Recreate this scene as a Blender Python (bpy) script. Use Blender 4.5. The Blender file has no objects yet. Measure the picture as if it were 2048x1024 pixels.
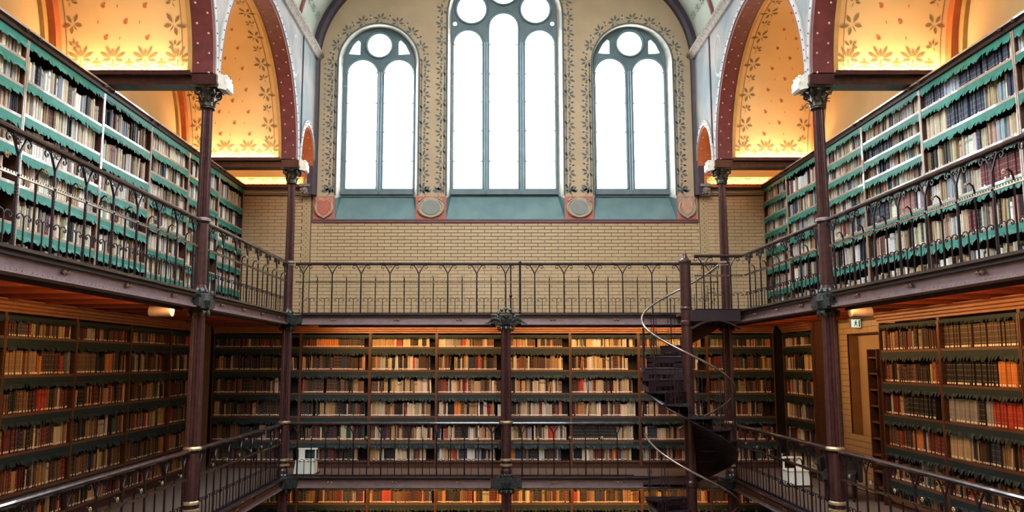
import bpy, math, random
from mathutils import Vector, Matrix
R = random.Random(7)
sc = bpy.context.scene
COL = sc.collection
PI = math.pi

# ---------------------------------------------------------------- levels (metres)
EYE = 5.435          # camera height above the ground storey
UF, LF, GF = 6.40, 3.20, 0.0   # upper gallery, lower gallery, ground floor
XL, XR, XC = -4.14, 4.73, 0.27  # column lines
YA, YB2, YN = 10.55, 15.15, 5.95  # column rows (near pair, back row, row beside the camera)
YW, YCASE = 16.65, 16.30        # back wall, lower back bookcase fronts
XWL, XWR = -6.40, 6.72          # side walls
FL, FR = -5.61, 6.10            # upper bookcase fronts
LL, LR = -6.06, 6.23            # lower bookcase fronts
YF = -6.0                       # wall behind the camera

# ---------------------------------------------------------------- camera
cam_d = bpy.data.cameras.new('camera')
cam = bpy.data.objects.new('camera', cam_d); COL.objects.link(cam)
cam_d.sensor_fit = 'HORIZONTAL'; cam_d.sensor_width = 36.0
cam_d.lens = 1500.0 / 2048.0 * 36.0
cam_d.shift_x = (1024 - 985) / 2048.0
cam_d.shift_y = (554.1 - 512) / 2048.0
cam.location = (0, 0, EYE)
cam.rotation_euler = (math.radians(90 + 6.5), 0, 0)
cam_d.clip_end = 200
sc.camera = cam

# ---------------------------------------------------------------- light
sc.view_settings.view_transform = 'Standard'
sc.view_settings.look = 'None'
sc.view_settings.gamma = 1.0
sc.view_settings.exposure = 1.55
sc.view_settings.use_curve_mapping = False
SKY = 5.0
w = bpy.data.worlds.new('overcast_sky'); sc.world = w
w.use_nodes = True
bg = w.node_tree.nodes['Background']
bg.inputs[0].default_value = (0.94, 0.97, 1.0, 1); bg.inputs[1].default_value = SKY

def area(name, loc, rot, sx, sy, power, color, portal=False, parent=None):
    d = bpy.data.lights.new(name, 'AREA'); d.shape = 'RECTANGLE'
    d.size, d.size_y, d.energy, d.color = sx, sy, power, color
    if portal: d.cycles.is_portal = True
    o = bpy.data.objects.new(name, d); COL.objects.link(o)
    o.location = loc; o.rotation_euler = rot
    if parent:
        o.parent = parent; o.location = Vector(loc) - BASE[parent.name]
    return o
# portals guide the sky's light through the openings the hall has
area('skylight_portal', (0.3, 4.1, 14.97), (0, 0, 0), 4.7, 16.6, 1, (1, 1, 1), True)
for px_, wx_, zc_, hz_ in ((-2.63, 1.85, 11.2, 4.2), (0.29, 2.6, 11.9, 5.6), (3.2, 1.85, 11.2, 4.2)):
    area('window_portal', (px_, 17.1, zc_), (math.radians(-90), 0, 0), wx_, hz_, 1, (1, 1, 1), True)
WARM = (1.0, 0.50, 0.17)
WARM2 = (1.0, 0.66, 0.34)
P_UNDER = 4.4      # watts per metre of strip lamp under the galleries
P_VAULT = 8.0      # watts per metre of cove lamp on the tie beams

# ---------------------------------------------------------------- materials
def nd(nt, t, **k):
    n = nt.nodes.new(t)
    for a, b in k.items(): setattr(n, a, b)
    return n
def mat(name, c1, c2=None, rough=0.5, metal=0.0, scale=6.0, bump=0.0, detail=4.0, spec=0.5, stretch=None, coat=0.0, lo=0.35, hi=0.65):
    m = bpy.data.materials.new(name); m.use_nodes = True
    nt = m.node_tree; b = nt.nodes['Principled BSDF']
    b.inputs['Roughness'].default_value = rough; b.inputs['Metallic'].default_value = metal
    b.inputs['Specular IOR Level'].default_value = spec; b.inputs['Coat Weight'].default_value = coat
    if c2 is None: c2 = tuple(x * 0.8 for x in c1)
    tc = nd(nt, 'ShaderNodeTexCoord'); mp = nd(nt, 'ShaderNodeMapping')
    if stretch: mp.inputs['Scale'].default_value = stretch
    nz = nd(nt, 'ShaderNodeTexNoise'); nz.inputs['Scale'].default_value = scale; nz.inputs['Detail'].default_value = detail
    rp = nd(nt, 'ShaderNodeValToRGB')
    rp.color_ramp.elements[0].position = lo; rp.color_ramp.elements[1].position = hi
    rp.color_ramp.elements[0].color = (*c2, 1); rp.color_ramp.elements[1].color = (*c1, 1)
    L = nt.links.new
    L(tc.outputs['Object'], mp.inputs[0]); L(mp.outputs[0], nz.inputs['Vector']); L(nz.outputs['Fac'], rp.inputs[0])
    L(rp.outputs[0], b.inputs['Base Color'])
    if bump:
        bp = nd(nt, 'ShaderNodeBump'); bp.inputs['Strength'].default_value = bump; bp.inputs['Distance'].default_value = 0.01
        L(nz.outputs['Fac'], bp.inputs['Height']); L(bp.outputs[0], b.inputs['Normal'])
    return m
M = {}
M['iron'] = mat('wrought_iron', (0.030, 0.018, 0.024), (0.016, 0.010, 0.016), 0.35, 0.5, 20, 0.1)
M['iron_red'] = mat('painted_cast_iron', (0.075, 0.026, 0.026), (0.042, 0.015, 0.017), 0.30, 0.15, 14, 0.1, coat=0.3)
M['bronze'] = mat('dark_bronze', (0.10, 0.085, 0.06), (0.02, 0.02, 0.02), 0.35, 0.5, 22, 0.3)
M['casting'] = mat('casting_green_black', (0.06, 0.075, 0.07), (0.015, 0.018, 0.02), 0.35, 0.4, 25, 0.4)
M['brass'] = mat('worn_brass', (0.50, 0.40, 0.24), (0.30, 0.22, 0.12), 0.32, 0.6, 30)
M['rail'] = mat('polished_handrail', (0.075, 0.05, 0.05), (0.04, 0.028, 0.03), 0.22, 0.3, 15, coat=0.6)
M['girder'] = mat('girder_paint', (0.36, 0.27, 0.285), (0.30, 0.22, 0.235), 0.58, 0.92, 9, 0.02)
M['girder_dark'] = mat('girder_flange_dark', (0.03, 0.018, 0.022), (0.02, 0.012, 0.016), 0.45, 0.0, 12)
M['rivet'] = mat('rivet_metal', (0.42, 0.30, 0.24), (0.25, 0.16, 0.13), 0.35, 0.3, 12)
M['wood'] = mat('dark_wood', (0.085, 0.034, 0.020), (0.045, 0.018, 0.012), 0.42, 0, 5, 0.1, stretch=(1, 1, 9))
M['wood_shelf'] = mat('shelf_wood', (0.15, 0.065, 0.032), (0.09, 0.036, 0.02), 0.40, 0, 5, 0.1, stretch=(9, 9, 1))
M['wood_sheen'] = mat('varnished_edge_sheen', (0.50, 0.36, 0.28), (0.34, 0.23, 0.17), 0.25, 0, 7, 0.03, coat=0.8)  # daylight reflected off the varnished edges, put into a paler colour
M['wood_red'] = mat('red_joist_wood', (0.26, 0.045, 0.016), (0.17, 0.03, 0.012), 0.45, 0, 5, 0.1, stretch=(2, 9, 9))
M['wood_cornice'] = mat('cornice_wood', (0.30, 0.115, 0.045), (0.20, 0.07, 0.026), 0.4, 0, 5, 0.1, stretch=(1, 1, 12))
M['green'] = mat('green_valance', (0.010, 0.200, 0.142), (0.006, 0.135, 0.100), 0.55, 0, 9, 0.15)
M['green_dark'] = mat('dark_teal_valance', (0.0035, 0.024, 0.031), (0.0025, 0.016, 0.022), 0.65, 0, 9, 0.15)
M['black'] = mat('black_back_panel', (0.018, 0.022, 0.026), (0.010, 0.012, 0.015), 0.7)
M['carpet'] = mat('carpet', (0.13, 0.092, 0.072), (0.085, 0.06, 0.048), 0.95, 0, 60, 0.3)
M['stonefloor'] = mat('ground_floor_boards', (0.10, 0.07, 0.05), (0.06, 0.04, 0.03), 0.5, 0, 6)
M['plaster'] = mat('beige_plaster', (0.50, 0.375, 0.235), (0.44, 0.33, 0.21), 0.85, 0, 1.6, 0.02)
M['lunette'] = mat('yellow_plaster', (0.66, 0.46, 0.22), (0.60, 0.41, 0.19), 0.85, 0, 1.3, 0.02)
M['vault'] = mat('yellow_vault_plaster', (0.72, 0.475, 0.22), (0.66, 0.43, 0.195), 0.85, 0, 1.3, 0.02)
M['navevault'] = mat('pale_green_vault', (0.40, 0.41, 0.32), (0.33, 0.36, 0.29), 0.85, 0, 2, 0.03)
M['mural'] = mat('faded_mural', (0.30, 0.265, 0.235), (0.155, 0.185, 0.195), 0.85, 0, 1.1, 0.02, detail=3, lo=0.38, hi=0.62)
M['greyband'] = mat('grey_dotted_band', (0.40, 0.37, 0.345), (0.32, 0.30, 0.28), 0.7, 0, 8)
M['maroon'] = mat('maroon_soffit', (0.165, 0.030, 0.028), (0.12, 0.022, 0.022), 0.6, 0, 8)
M['orange'] = mat('orange_rib', (0.50, 0.135, 0.035), (0.42, 0.10, 0.03), 0.6, 0, 6)
M['ochre'] = mat('ochre_edge', (0.52, 0.30, 0.09), (0.44, 0.25, 0.07), 0.7, 0, 6)
M['dot'] = mat('pink_dots', (0.55, 0.36, 0.30), (0.48, 0.30, 0.25), 0.6)
M['dotdark'] = mat('dark_dots', (0.05, 0.05, 0.06), None, 0.6)
M['purple'] = mat('purple_moulding', (0.055, 0.036, 0.055), (0.035, 0.025, 0.042), 0.5, 0, 6)
M['red_band'] = mat('red_band', (0.22, 0.06, 0.06), (0.16, 0.045, 0.05), 0.6, 0, 6)
M['steelblue'] = mat('blue_grey_frame', (0.115, 0.175, 0.195), (0.085, 0.135, 0.155), 0.5, 0, 5)  # base lightened to hold the bluish haze around the bright glass
M['sill'] = mat('blue_green_sill', (0.115, 0.20, 0.20), (0.085, 0.155, 0.165), 0.6, 0, 3)
M['reveal'] = mat('cream_reveal', (0.62, 0.60, 0.52), (0.45, 0.44, 0.38), 0.8, 0, 9, 0.05)
M['leaf'] = mat('grey_green_leaf', (0.14, 0.155, 0.14), (0.10, 0.12, 0.115), 0.8)
M['leafbrown'] = mat('olive_brown_leaf', (0.27, 0.165, 0.055), (0.20, 0.125, 0.045), 0.8)
M['flower'] = mat('pale_flower', (0.62, 0.55, 0.40), (0.52, 0.40, 0.30), 0.8)
M['rosette'] = mat('red_rosette', (0.55, 0.13, 0.035), (0.40, 0.09, 0.03), 0.8)
M['brickA'] = mat('glazed_brick', (0.56, 0.405, 0.235), (0.48, 0.345, 0.195), 0.38, 0, 1.2, 0.02)
M['mortar'] = mat('brick_mortar', (0.15, 0.10, 0.06), (0.11, 0.075, 0.045), 0.9, 0, 12, 0.1)
M['pilaster'] = mat('terracotta_pilaster', (0.46, 0.335, 0.18), (0.40, 0.285, 0.15), 0.6, 0, 4)
M['stone'] = mat('carved_stone', (0.30, 0.245, 0.19), (0.18, 0.145, 0.12), 0.8, 0, 14, 0.5)
M['whitestone'] = mat('white_carved_console', (0.86, 0.83, 0.76), (0.72, 0.66, 0.56), 0.45, 0, 12, 0.3)
M['shieldred'] = mat('red_shield', (0.50, 0.15, 0.10), (0.42, 0.12, 0.085), 0.7, 0, 8)
M['shieldpink'] = mat('pink_scroll', (0.58, 0.33, 0.22), (0.48, 0.25, 0.17), 0.7, 0, 10)
M['shieldgrey'] = mat('grey_shield', (0.26, 0.27, 0.24), (0.22, 0.24, 0.22), 0.7, 0, 5)
M['shieldtan'] = mat('tan_scroll', (0.42, 0.36, 0.255), (0.34, 0.29, 0.20), 0.7, 0, 10)
M['white'] = mat('white_plastic', (0.74, 0.76, 0.70), (0.66, 0.68, 0.62), 0.5, 0, 4)
M['cream'] = mat('cream_speaker_face', (0.80, 0.70, 0.52), (0.74, 0.62, 0.45), 0.6, 0, 60)
M['speaker'] = mat('grey_speaker_body', (0.26, 0.20, 0.17), (0.20, 0.155, 0.135), 0.5, 0, 8)
M['leather'] = mat('black_leather', (0.03, 0.026, 0.025), (0.018, 0.016, 0.016), 0.4, 0, 25, 0.2)
M['signgreen'] = mat('exit_sign_green', (0.02, 0.42, 0.22), None, 0.5)
M['niche'] = mat('brown_niche_panel', (0.26, 0.135, 0.055), (0.20, 0.10, 0.04), 0.6, 0, 4)

M['midrail'] = mat('mid_rail_bronze', (0.34, 0.27, 0.20), (0.20, 0.15, 0.11), 0.27, 0.9, 20, coat=0.2)
M['stair_iron'] = mat('stair_cast_iron', (0.042, 0.024, 0.030), (0.022, 0.014, 0.02), 0.38, 0.3, 14, 0.1)
M['stair_rail'] = mat('stair_handrail_metal', (0.42, 0.36, 0.31), (0.26, 0.21, 0.18), 0.25, 0.7, 10)
m = bpy.data.materials.new('frosted_window_glass'); m.use_nodes = True; nt = m.node_tree; nt.nodes.clear()
o_ = nd(nt, 'ShaderNodeOutputMaterial'); mx = nd(nt, 'ShaderNodeMixShader'); mx.inputs[0].default_value = 0.22
t1 = nd(nt, 'ShaderNodeBsdfTransparent'); t1.inputs[0].default_value = (0.97, 0.99, 1, 1)
t2 = nd(nt, 'ShaderNodeBsdfTranslucent'); t2.inputs[0].default_value = (0.95, 0.97, 0.98, 1)
nt.links.new(t1.outputs[0], mx.inputs[1]); nt.links.new(t2.outputs[0], mx.inputs[2]); nt.links.new(mx.outputs[0], o_.inputs[0])
M['glass'] = m

m = bpy.data.materials.new('exit_sign_lit_face'); m.use_nodes = True
b = m.node_tree.nodes['Principled BSDF']; b.inputs['Base Color'].default_value = (0.8, 0.95, 0.9, 1)
b.inputs['Emission Color'].default_value = (0.75, 1, 0.9, 1); b.inputs['Emission Strength'].default_value = 0.22
M['signlit'] = m

def book_material():
    m = bpy.data.materials.new('book_covers'); m.use_nodes = True; nt = m.node_tree
    b = nt.nodes['Principled BSDF']; L = nt.links.new
    def at(n): return nd(nt, 'ShaderNodeAttribute', attribute_name=n)
    def ma(op, a, b_=None):
        n = nd(nt, 'ShaderNodeMath', operation=op)
        for i, v in enumerate((a, b_)):
            if v is None: continue
            if isinstance(v, (int, float)): n.inputs[i].default_value = v
            else: L(v, n.inputs[i])
        return n.outputs[0]
    col = at('col').outputs['Color']; sty = at('sty').outputs['Fac']; lab = at('lab').outputs['Fac']
    uv = nd(nt, 'ShaderNodeUVMap', uv_map='UVMap'); sp = nd(nt, 'ShaderNodeSeparateXYZ'); L(uv.outputs[0], sp.inputs[0])
    u, v = sp.outputs[0], sp.outputs[1]
    def band(c, h): return ma('LESS_THAN', ma('ABSOLUTE', ma('SUBTRACT', v, c)), h)
    def mix(f, a, bb):
        n = nd(nt, 'ShaderNodeMix', data_type='RGBA')
        L(f, n.inputs[0])
        L(a, n.inputs[6]) if not isinstance(a, tuple) else setattr(n.inputs[6], 'default_value', a)
        L(bb, n.inputs[7]) if not isinstance(bb, tuple) else setattr(n.inputs[7], 'default_value', bb)
        return n.outputs[2]
    nz = nd(nt, 'ShaderNodeTexNoise'); nz.inputs['Scale'].default_value = 45
    tc = nd(nt, 'ShaderNodeTexCoord'); L(tc.outputs['Object'], nz.inputs['Vector'])
    hsv = nd(nt, 'ShaderNodeHueSaturation'); L(col, hsv.inputs['Color'])
    L(ma('ADD', ma('MULTIPLY', nz.outputs['Fac'], 0.7), 0.62), hsv.inputs['Value'])
    base = hsv.outputs[0]
    bands = ma('MAXIMUM', ma('MAXIMUM', band(0.20, 0.010), band(0.86, 0.010)), ma('MAXIMUM', band(0.42, 0.008), band(0.64, 0.008)))
    bands = ma('MULTIPLY', bands, ma('GREATER_THAN', sty, 0.55))
    br = nd(nt, 'ShaderNodeMix', data_type='RGBA', blend_type='MIX'); br.inputs[0].default_value = 0.5; L(base, br.inputs[6]); br.inputs[7].default_value = (0.55, 0.42, 0.2, 1)
    c1 = mix(bands, base, br.outputs[2])
    title = ma('MULTIPLY', band(0.74, 0.07), ma('MULTIPLY', ma('GREATER_THAN', sty, 0.30), ma('LESS_THAN', sty, 0.5)))
    hs2 = nd(nt, 'ShaderNodeHueSaturation'); hs2.inputs['Value'].default_value = 0.45; L(base, hs2.inputs['Color'])
    c2 = mix(title, c1, hs2.outputs[0])
    lm = ma('MULTIPLY', band(0.075, 0.042), ma('LESS_THAN', ma('ABSOLUTE', ma('SUBTRACT', u, 0.5)), 0.40))
    lm = ma('MULTIPLY', lm, ma('GREATER_THAN', lab, 0.5))
    c3 = mix(lm, c2, (0.86, 0.84, 0.78, 1))
    L(c3, b.inputs['Base Color']); b.inputs['Roughness'].default_value = 0.55
    return m
M['book'] = book_material()

# ---------------------------------------------------------------- mesh helpers
BASE = {}
class MB:
    def __init__(s): s.v = []; s.f = []; s.m = []; s.mi = 0
    def add(s, vs, fs):
        o = len(s.v); s.v.extend([tuple(p) for p in vs])
        for f in fs: s.f.append(tuple(i + o for i in f)); s.m.append(s.mi)
        return s
    def box(s, x0, x1, y0, y1, z0, z1):
        return s.add([(x0, y0, z0), (x1, y0, z0), (x1, y1, z0), (x0, y1, z0), (x0, y0, z1), (x1, y0, z1), (x1, y1, z1), (x0, y1, z1)],
                     [(3, 2, 1, 0), (4, 5, 6, 7), (0, 1, 5, 4), (1, 2, 6, 5), (2, 3, 7, 6), (3, 0, 4, 7)])
    def tube(s, pts, r, n=5, cap=True, closed=False):
        pts = [Vector(p) for p in pts]; N = len(pts)
        rr = r if isinstance(r, (list, tuple)) else [r] * N
        rings = []; up = None
        for i, p in enumerate(pts):
            a = pts[i - 1] if i or closed else pts[0]; c = pts[(i + 1) % N] if i < N - 1 or closed else pts[-1]
            t = (c - a).normalized()
            if up is None:
                up = Vector((0, 0, 1)) if abs(t.z) < 0.9 else Vector((1, 0, 0))
            sd = t.cross(up)
            if sd.length < 1e-6: sd = t.orthogonal()
            sd.normalize(); up = sd.cross(t).normalized()
            rings.append([p + (sd * math.cos(2 * PI * (k + .5) / n) + up * math.sin(2 * PI * (k + .5) / n)) * rr[i] for k in range(n)])
        fs = []
        for i in range(N if closed else N - 1):
            j = (i + 1) % N
            for k in range(n):
                fs.append((i * n + k, i * n + (k + 1) % n, j * n + (k + 1) % n, j * n + k))
        if cap and not closed:
            fs.append(tuple(range(n - 1, -1, -1))); fs.append(tuple((N - 1) * n + k for k in range(n)))
        return s.add([p for rg in rings for p in rg], fs)
    def lathe(s, prof, n=24, c=(0, 0, 0), flute=0, depth=0.0, arc=2 * PI):
        vs = []; full = arc > 6.28
        cnt = n if full else n + 1
        for r, z in prof:
            for k in range(cnt):
                a = arc * k / n
                q = r * (1 - depth * (0.5 - 0.5 * math.cos(flute * a)) ** 0.6) if flute else r
                vs.append((c[0] + q * math.cos(a), c[1] + q * math.sin(a), c[2] + z))
        fs = []
        for i in range(len(prof) - 1):
            for k in range(n):
                k2 = (k + 1) % cnt
                fs.append((i * cnt + k, i * cnt + k2, (i + 1) * cnt + k2, (i + 1) * cnt + k))
        if full:
            if prof[0][0] > 1e-4: fs.append(tuple(range(cnt - 1, -1, -1)))
            if prof[-1][0] > 1e-4: fs.append(tuple((len(prof) - 1) * cnt + k for k in range(cnt)))
        return s.add(vs, fs)
    def ball(s, c, r, n=6, sq=(1, 1, 1)):
        pr = [(max(math.sin(PI * i / (n // 2 + 1)), 0.001) * r, -math.cos(PI * i / (n // 2 + 1)) * r) for i in range(n // 2 + 2)]
        o = len(s.v); s.lathe(pr, n)
        for i in range(o, len(s.v)):
            p = s.v[i]; s.v[i] = (c[0] + p[0] * sq[0], c[1] + p[1] * sq[1], c[2] + p[2] * sq[2])
        return s
    def sweep(s, prof, path):
        """prof: closed list of (a, b); path: list of (origin, axis_a, axis_b)"""
        n = len(prof); vs = []
        for o, A, B in path:
            for a, b_ in prof: vs.append(Vector(o) + Vector(A) * a + Vector(B) * b_)
        fs = []
        for i in range(len(path) - 1):
            for k in range(n): fs.append((i * n + k, i * n + (k + 1) % n, (i + 1) * n + (k + 1) % n, (i + 1) * n + k))
        fs.append(tuple(range(n - 1, -1, -1))); fs.append(tuple((len(path) - 1) * n + k for k in range(n)))
        return s.add(vs, fs)
    def mesh(s, name, mats, off=None, smooth=False):
        me = bpy.data.meshes.new(name)
        vs = s.v if off is None else [(a - off[0], b - off[1], c - off[2]) for a, b, c in s.v]
        me.from_pydata(vs, [], s.f)
        for k in (mats if isinstance(mats, (list, tuple)) else [mats]): me.materials.append(M[k])
        if isinstance(mats, (list, tuple)) and len(mats) > 1: me.polygons.foreach_set('material_index', s.m)
        if smooth: me.polygons.foreach_set('use_smooth', [True] * len(s.f))
        me.update(); return me

def link(name, me, parent=None, loc=(0, 0, 0), rz=0.0):
    o = bpy.data.objects.new(name, me); COL.objects.link(o)
    o.location = loc
    if rz: o.rotation_euler = (0, 0, rz)
    if parent is not None: o.parent = parent
    BASE[o.name] = BASE[parent.name] if parent is not None else Vector(loc)
    return o
def obj(name, mb, mats, parent=None, smooth=False, local=False, base=None):
    """world-space mesh builder -> one object; under a parent it is shifted to the parent's base"""
    if parent is not None:
        off = None if local else BASE[parent.name]
        return link(name, mb.mesh(name, mats, off, smooth), parent)
    loc = Vector(base) if base is not None else Vector((0, 0, 0))
    return link(name, mb.mesh(name, mats, loc, smooth), None, loc)
def tag(o, label=None, cat=None, group=None, kind=None):
    if label: o['label'] = label
    if cat: o['category'] = cat
    if group: o['group'] = group
    if kind: o['kind'] = kind
    return o
def thing(name, label, cat, loc=(0, 0, 0), rz=0.0, group=None):
    o = bpy.data.objects.new(name, None); COL.objects.link(o)
    o.location = loc; o.rotation_euler = (0, 0, rz); o.empty_display_size = 0.2
    BASE[o.name] = Vector(loc)
    o['kind'] = 'thing'
    return tag(o, label, cat, group)
def plate(name, splines, thick, mapf, mats):
    """2D outline with holes, filled and extruded; mapf(u, v, w) -> 3D"""
    cu = bpy.data.curves.new(name, 'CURVE'); cu.dimensions = '2D'; cu.fill_mode = 'BOTH'; cu.extrude = thick / 2
    for pts in splines:
        sp = cu.splines.new('POLY'); sp.points.add(len(pts) - 1); sp.use_cyclic_u = True
        for p, q in zip(sp.points, pts): p.co = (q[0], q[1], 0, 1)
    o = bpy.data.objects.new(name, cu); COL.objects.link(o)
    dg = bpy.context.evaluated_depsgraph_get()
    me0 = bpy.data.meshes.new_from_object(o.evaluated_get(dg))
    mb = MB(); mb.add([mapf(*v.co) for v in me0.vertices], [tuple(p.vertices) for p in me0.polygons])
    bpy.data.objects.remove(o); bpy.data.meshes.remove(me0); bpy.data.curves.remove(cu)
    return mb
def arch_outline(cx, hw, z0, zs, n=24, rise=None):
    rise = rise or hw
    p = [(cx - hw, z0), (cx + hw, z0)]
    p += [(cx + hw * math.cos(PI * k / n), zs + rise * math.sin(PI * k / n)) for k in range(n + 1)]
    return p
def circle(cx, cz, r, n=28): return [(cx + r * math.cos(2 * PI * k / n), cz + r * math.sin(2 * PI * k / n)) for k in range(n)]
def struct(o): o['kind'] = 'structure'; return o
def spiral(c, r0, r1, a0, a1, n, fx, fz):
    """flat spiral around c (u, v) -> list of mapped 3D points"""
    out = []
    for i in range(n + 1):
        t = i / n; a = a0 + (a1 - a0) * t; r = r0 + (r1 - r0) * t
        out.append((c[0] + r * math.cos(a), c[1] + r * math.sin(a)))
    return out

# ================================================================ THE SHELL
def zr(z): return z + EYE
SPR = zr(4.15)                     # springing of arcade and vaults
NCX, NA = (XL + XR) / 2, (XR - XL) / 2
BAYS = [(12.85, 2.22, 2.42), (8.25, 2.22, 2.42)]
SMALL = (15.94, 0.62, 1.02)

# ---- stencilled ornament (flat paint, a few millimetres of relief)
def lobe(mb, mp, c, a, ln, wd, k=0.55):
    ca, sa = math.cos(a), math.sin(a)
    pts = [(0, 0), (ln * .35, wd * .45), (ln * k + ln * .1, wd * .5), (ln, 0), (ln * k + ln * .1, -wd * .5), (ln * .35, -wd * .45)]
    mb.add([mp(c[0] + x * ca - y * sa, c[1] + x * sa + y * ca) for x, y in pts], [tuple(range(6))])
def spray(mb, mp, c, a, s, n=5, spread=2.4):
    for i in range(n):
        b_ = a + spread * (i / (n - 1) - .5)
        lobe(mb, mp, (c[0] + .12 * s * math.cos(b_), c[1] + .12 * s * math.sin(b_)), b_, s * (0.62 if i % 2 else 0.5), s * 0.2)
    lobe(mb, mp, c, a + PI, s * .5, s * .07)
def palmette(mb, mp, c, s):
    for b_, l in ((90, .42), (62, .62), (118, .62), (28, .60), (152, .60), (-8, .42), (188, .42)):
        q = math.radians(b_)
        lobe(mb, mp, (c[0] + s * .10 * math.cos(q), c[1] + s * .10 * math.sin(q)), q, s * l, s * .13, .62)
    lobe(mb, mp, (c[0], c[1] + s * .1), -PI / 2, s * .5, s * .08)
    for sg in (-1, 1): lobe(mb, mp, (c[0], c[1] - s * .36), PI / 2 - sg * 1.1, s * .4, s * .06)
def disc(mb, mp, c, r, n=7):
    mb.add([mp(c[0] + r * math.cos(2 * PI * k / n), c[1] + r * math.sin(2 * PI * k / n)) for k in range(n)], [tuple(range(n))])
def cross(mb, mp, c, s):
    for k in range(4): lobe(mb, mp, c, k * PI / 2, s * .5, s * .26)

# ---- floors
f = struct(obj('floor', MB().box(XWL, XWR, YF, YW, -0.1, GF), 'stonefloor'))
def gallery_floor(zt, tag_):
    for nm, x0, x1, y0, y1 in (('left', XWL, XL - 0.05, 3.5, YW), ('right', XR + 0.05, XWR, 3.5, YW), ('back', XL - 0.05, XR + 0.05, YB2 + 0.05, YW)):
        g = struct(obj('floor_' + tag_ + '_' + nm, MB().box(x0, x1, y0, y1, zt - 0.05, zt), 'carpet'))
        # red boarded underside and joists
        obj('board_soffit', MB().box(x0 + .01, x1 - .01, y0, y1 - .01, zt - 0.075, zt - 0.05), 'wood_red', g)
        jm = {}
        if nm == 'back':
            xs = [x0 + 0.3 + 0.62 * i for i in range(int((x1 - x0) / 0.62))]
            me = MB().box(-.045, .045, 0, y1 - y0 - .03, -0.19, -0.075).mesh('joist', 'wood_red')
            for x in xs: link('joist', me, g, (x, y0 + .01, zt))
        else:
            me = MB().box(0, x1 - x0 - .02, -.05, .05, -0.19, -0.075).mesh('joist', 'wood_red')
            n = int((y1 - y0) / 0.767)
            for i in range(n): link('joist', me, g, (x0 + .01, y0 + .35 + .767 * i, zt))
gallery_floor(UF, 'upper'); gallery_floor(LF, 'lower')
# stair landing fills the corner between back and side gallery on the upper level
SX, SY, SR = 3.66, 14.15, 0.86
g = struct(obj('floor_landing', MB().box(SX + 0.02, XR - 0.05, SY - 0.12, YB2 - 0.12, UF - 0.06, UF), 'carpet'))
lm = MB(); lm.box(SX + .02, XR - .1, SY - .16, SY - .12, UF - .2, UF + .01)
pts = []
for i in range(13):
    t = i / 12; pts.append((SX + .05 + (XR - SX - .15) * t, SY - .14, UF - .34 + .16 * math.sin(PI * t)))
lm.tube(pts, .025, 6)
obj('landing_edge', lm, 'girder_dark', g)

# ---- side walls and the wall behind the camera
struct(obj('wall_left', MB().box(XWL - .3, XWL, YF, YW + .3, -0.1, 15.6), 'lunette'))
wr = struct(obj('wall_right', MB().box(XWR, XWR + .3, YF, YW + .3, -0.1, 15.6), 'lunette'))
struct(obj('wall_front', MB().box(XWL, XWR, YF - .3, YF, -.1, 15.6), 'plaster'))

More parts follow.
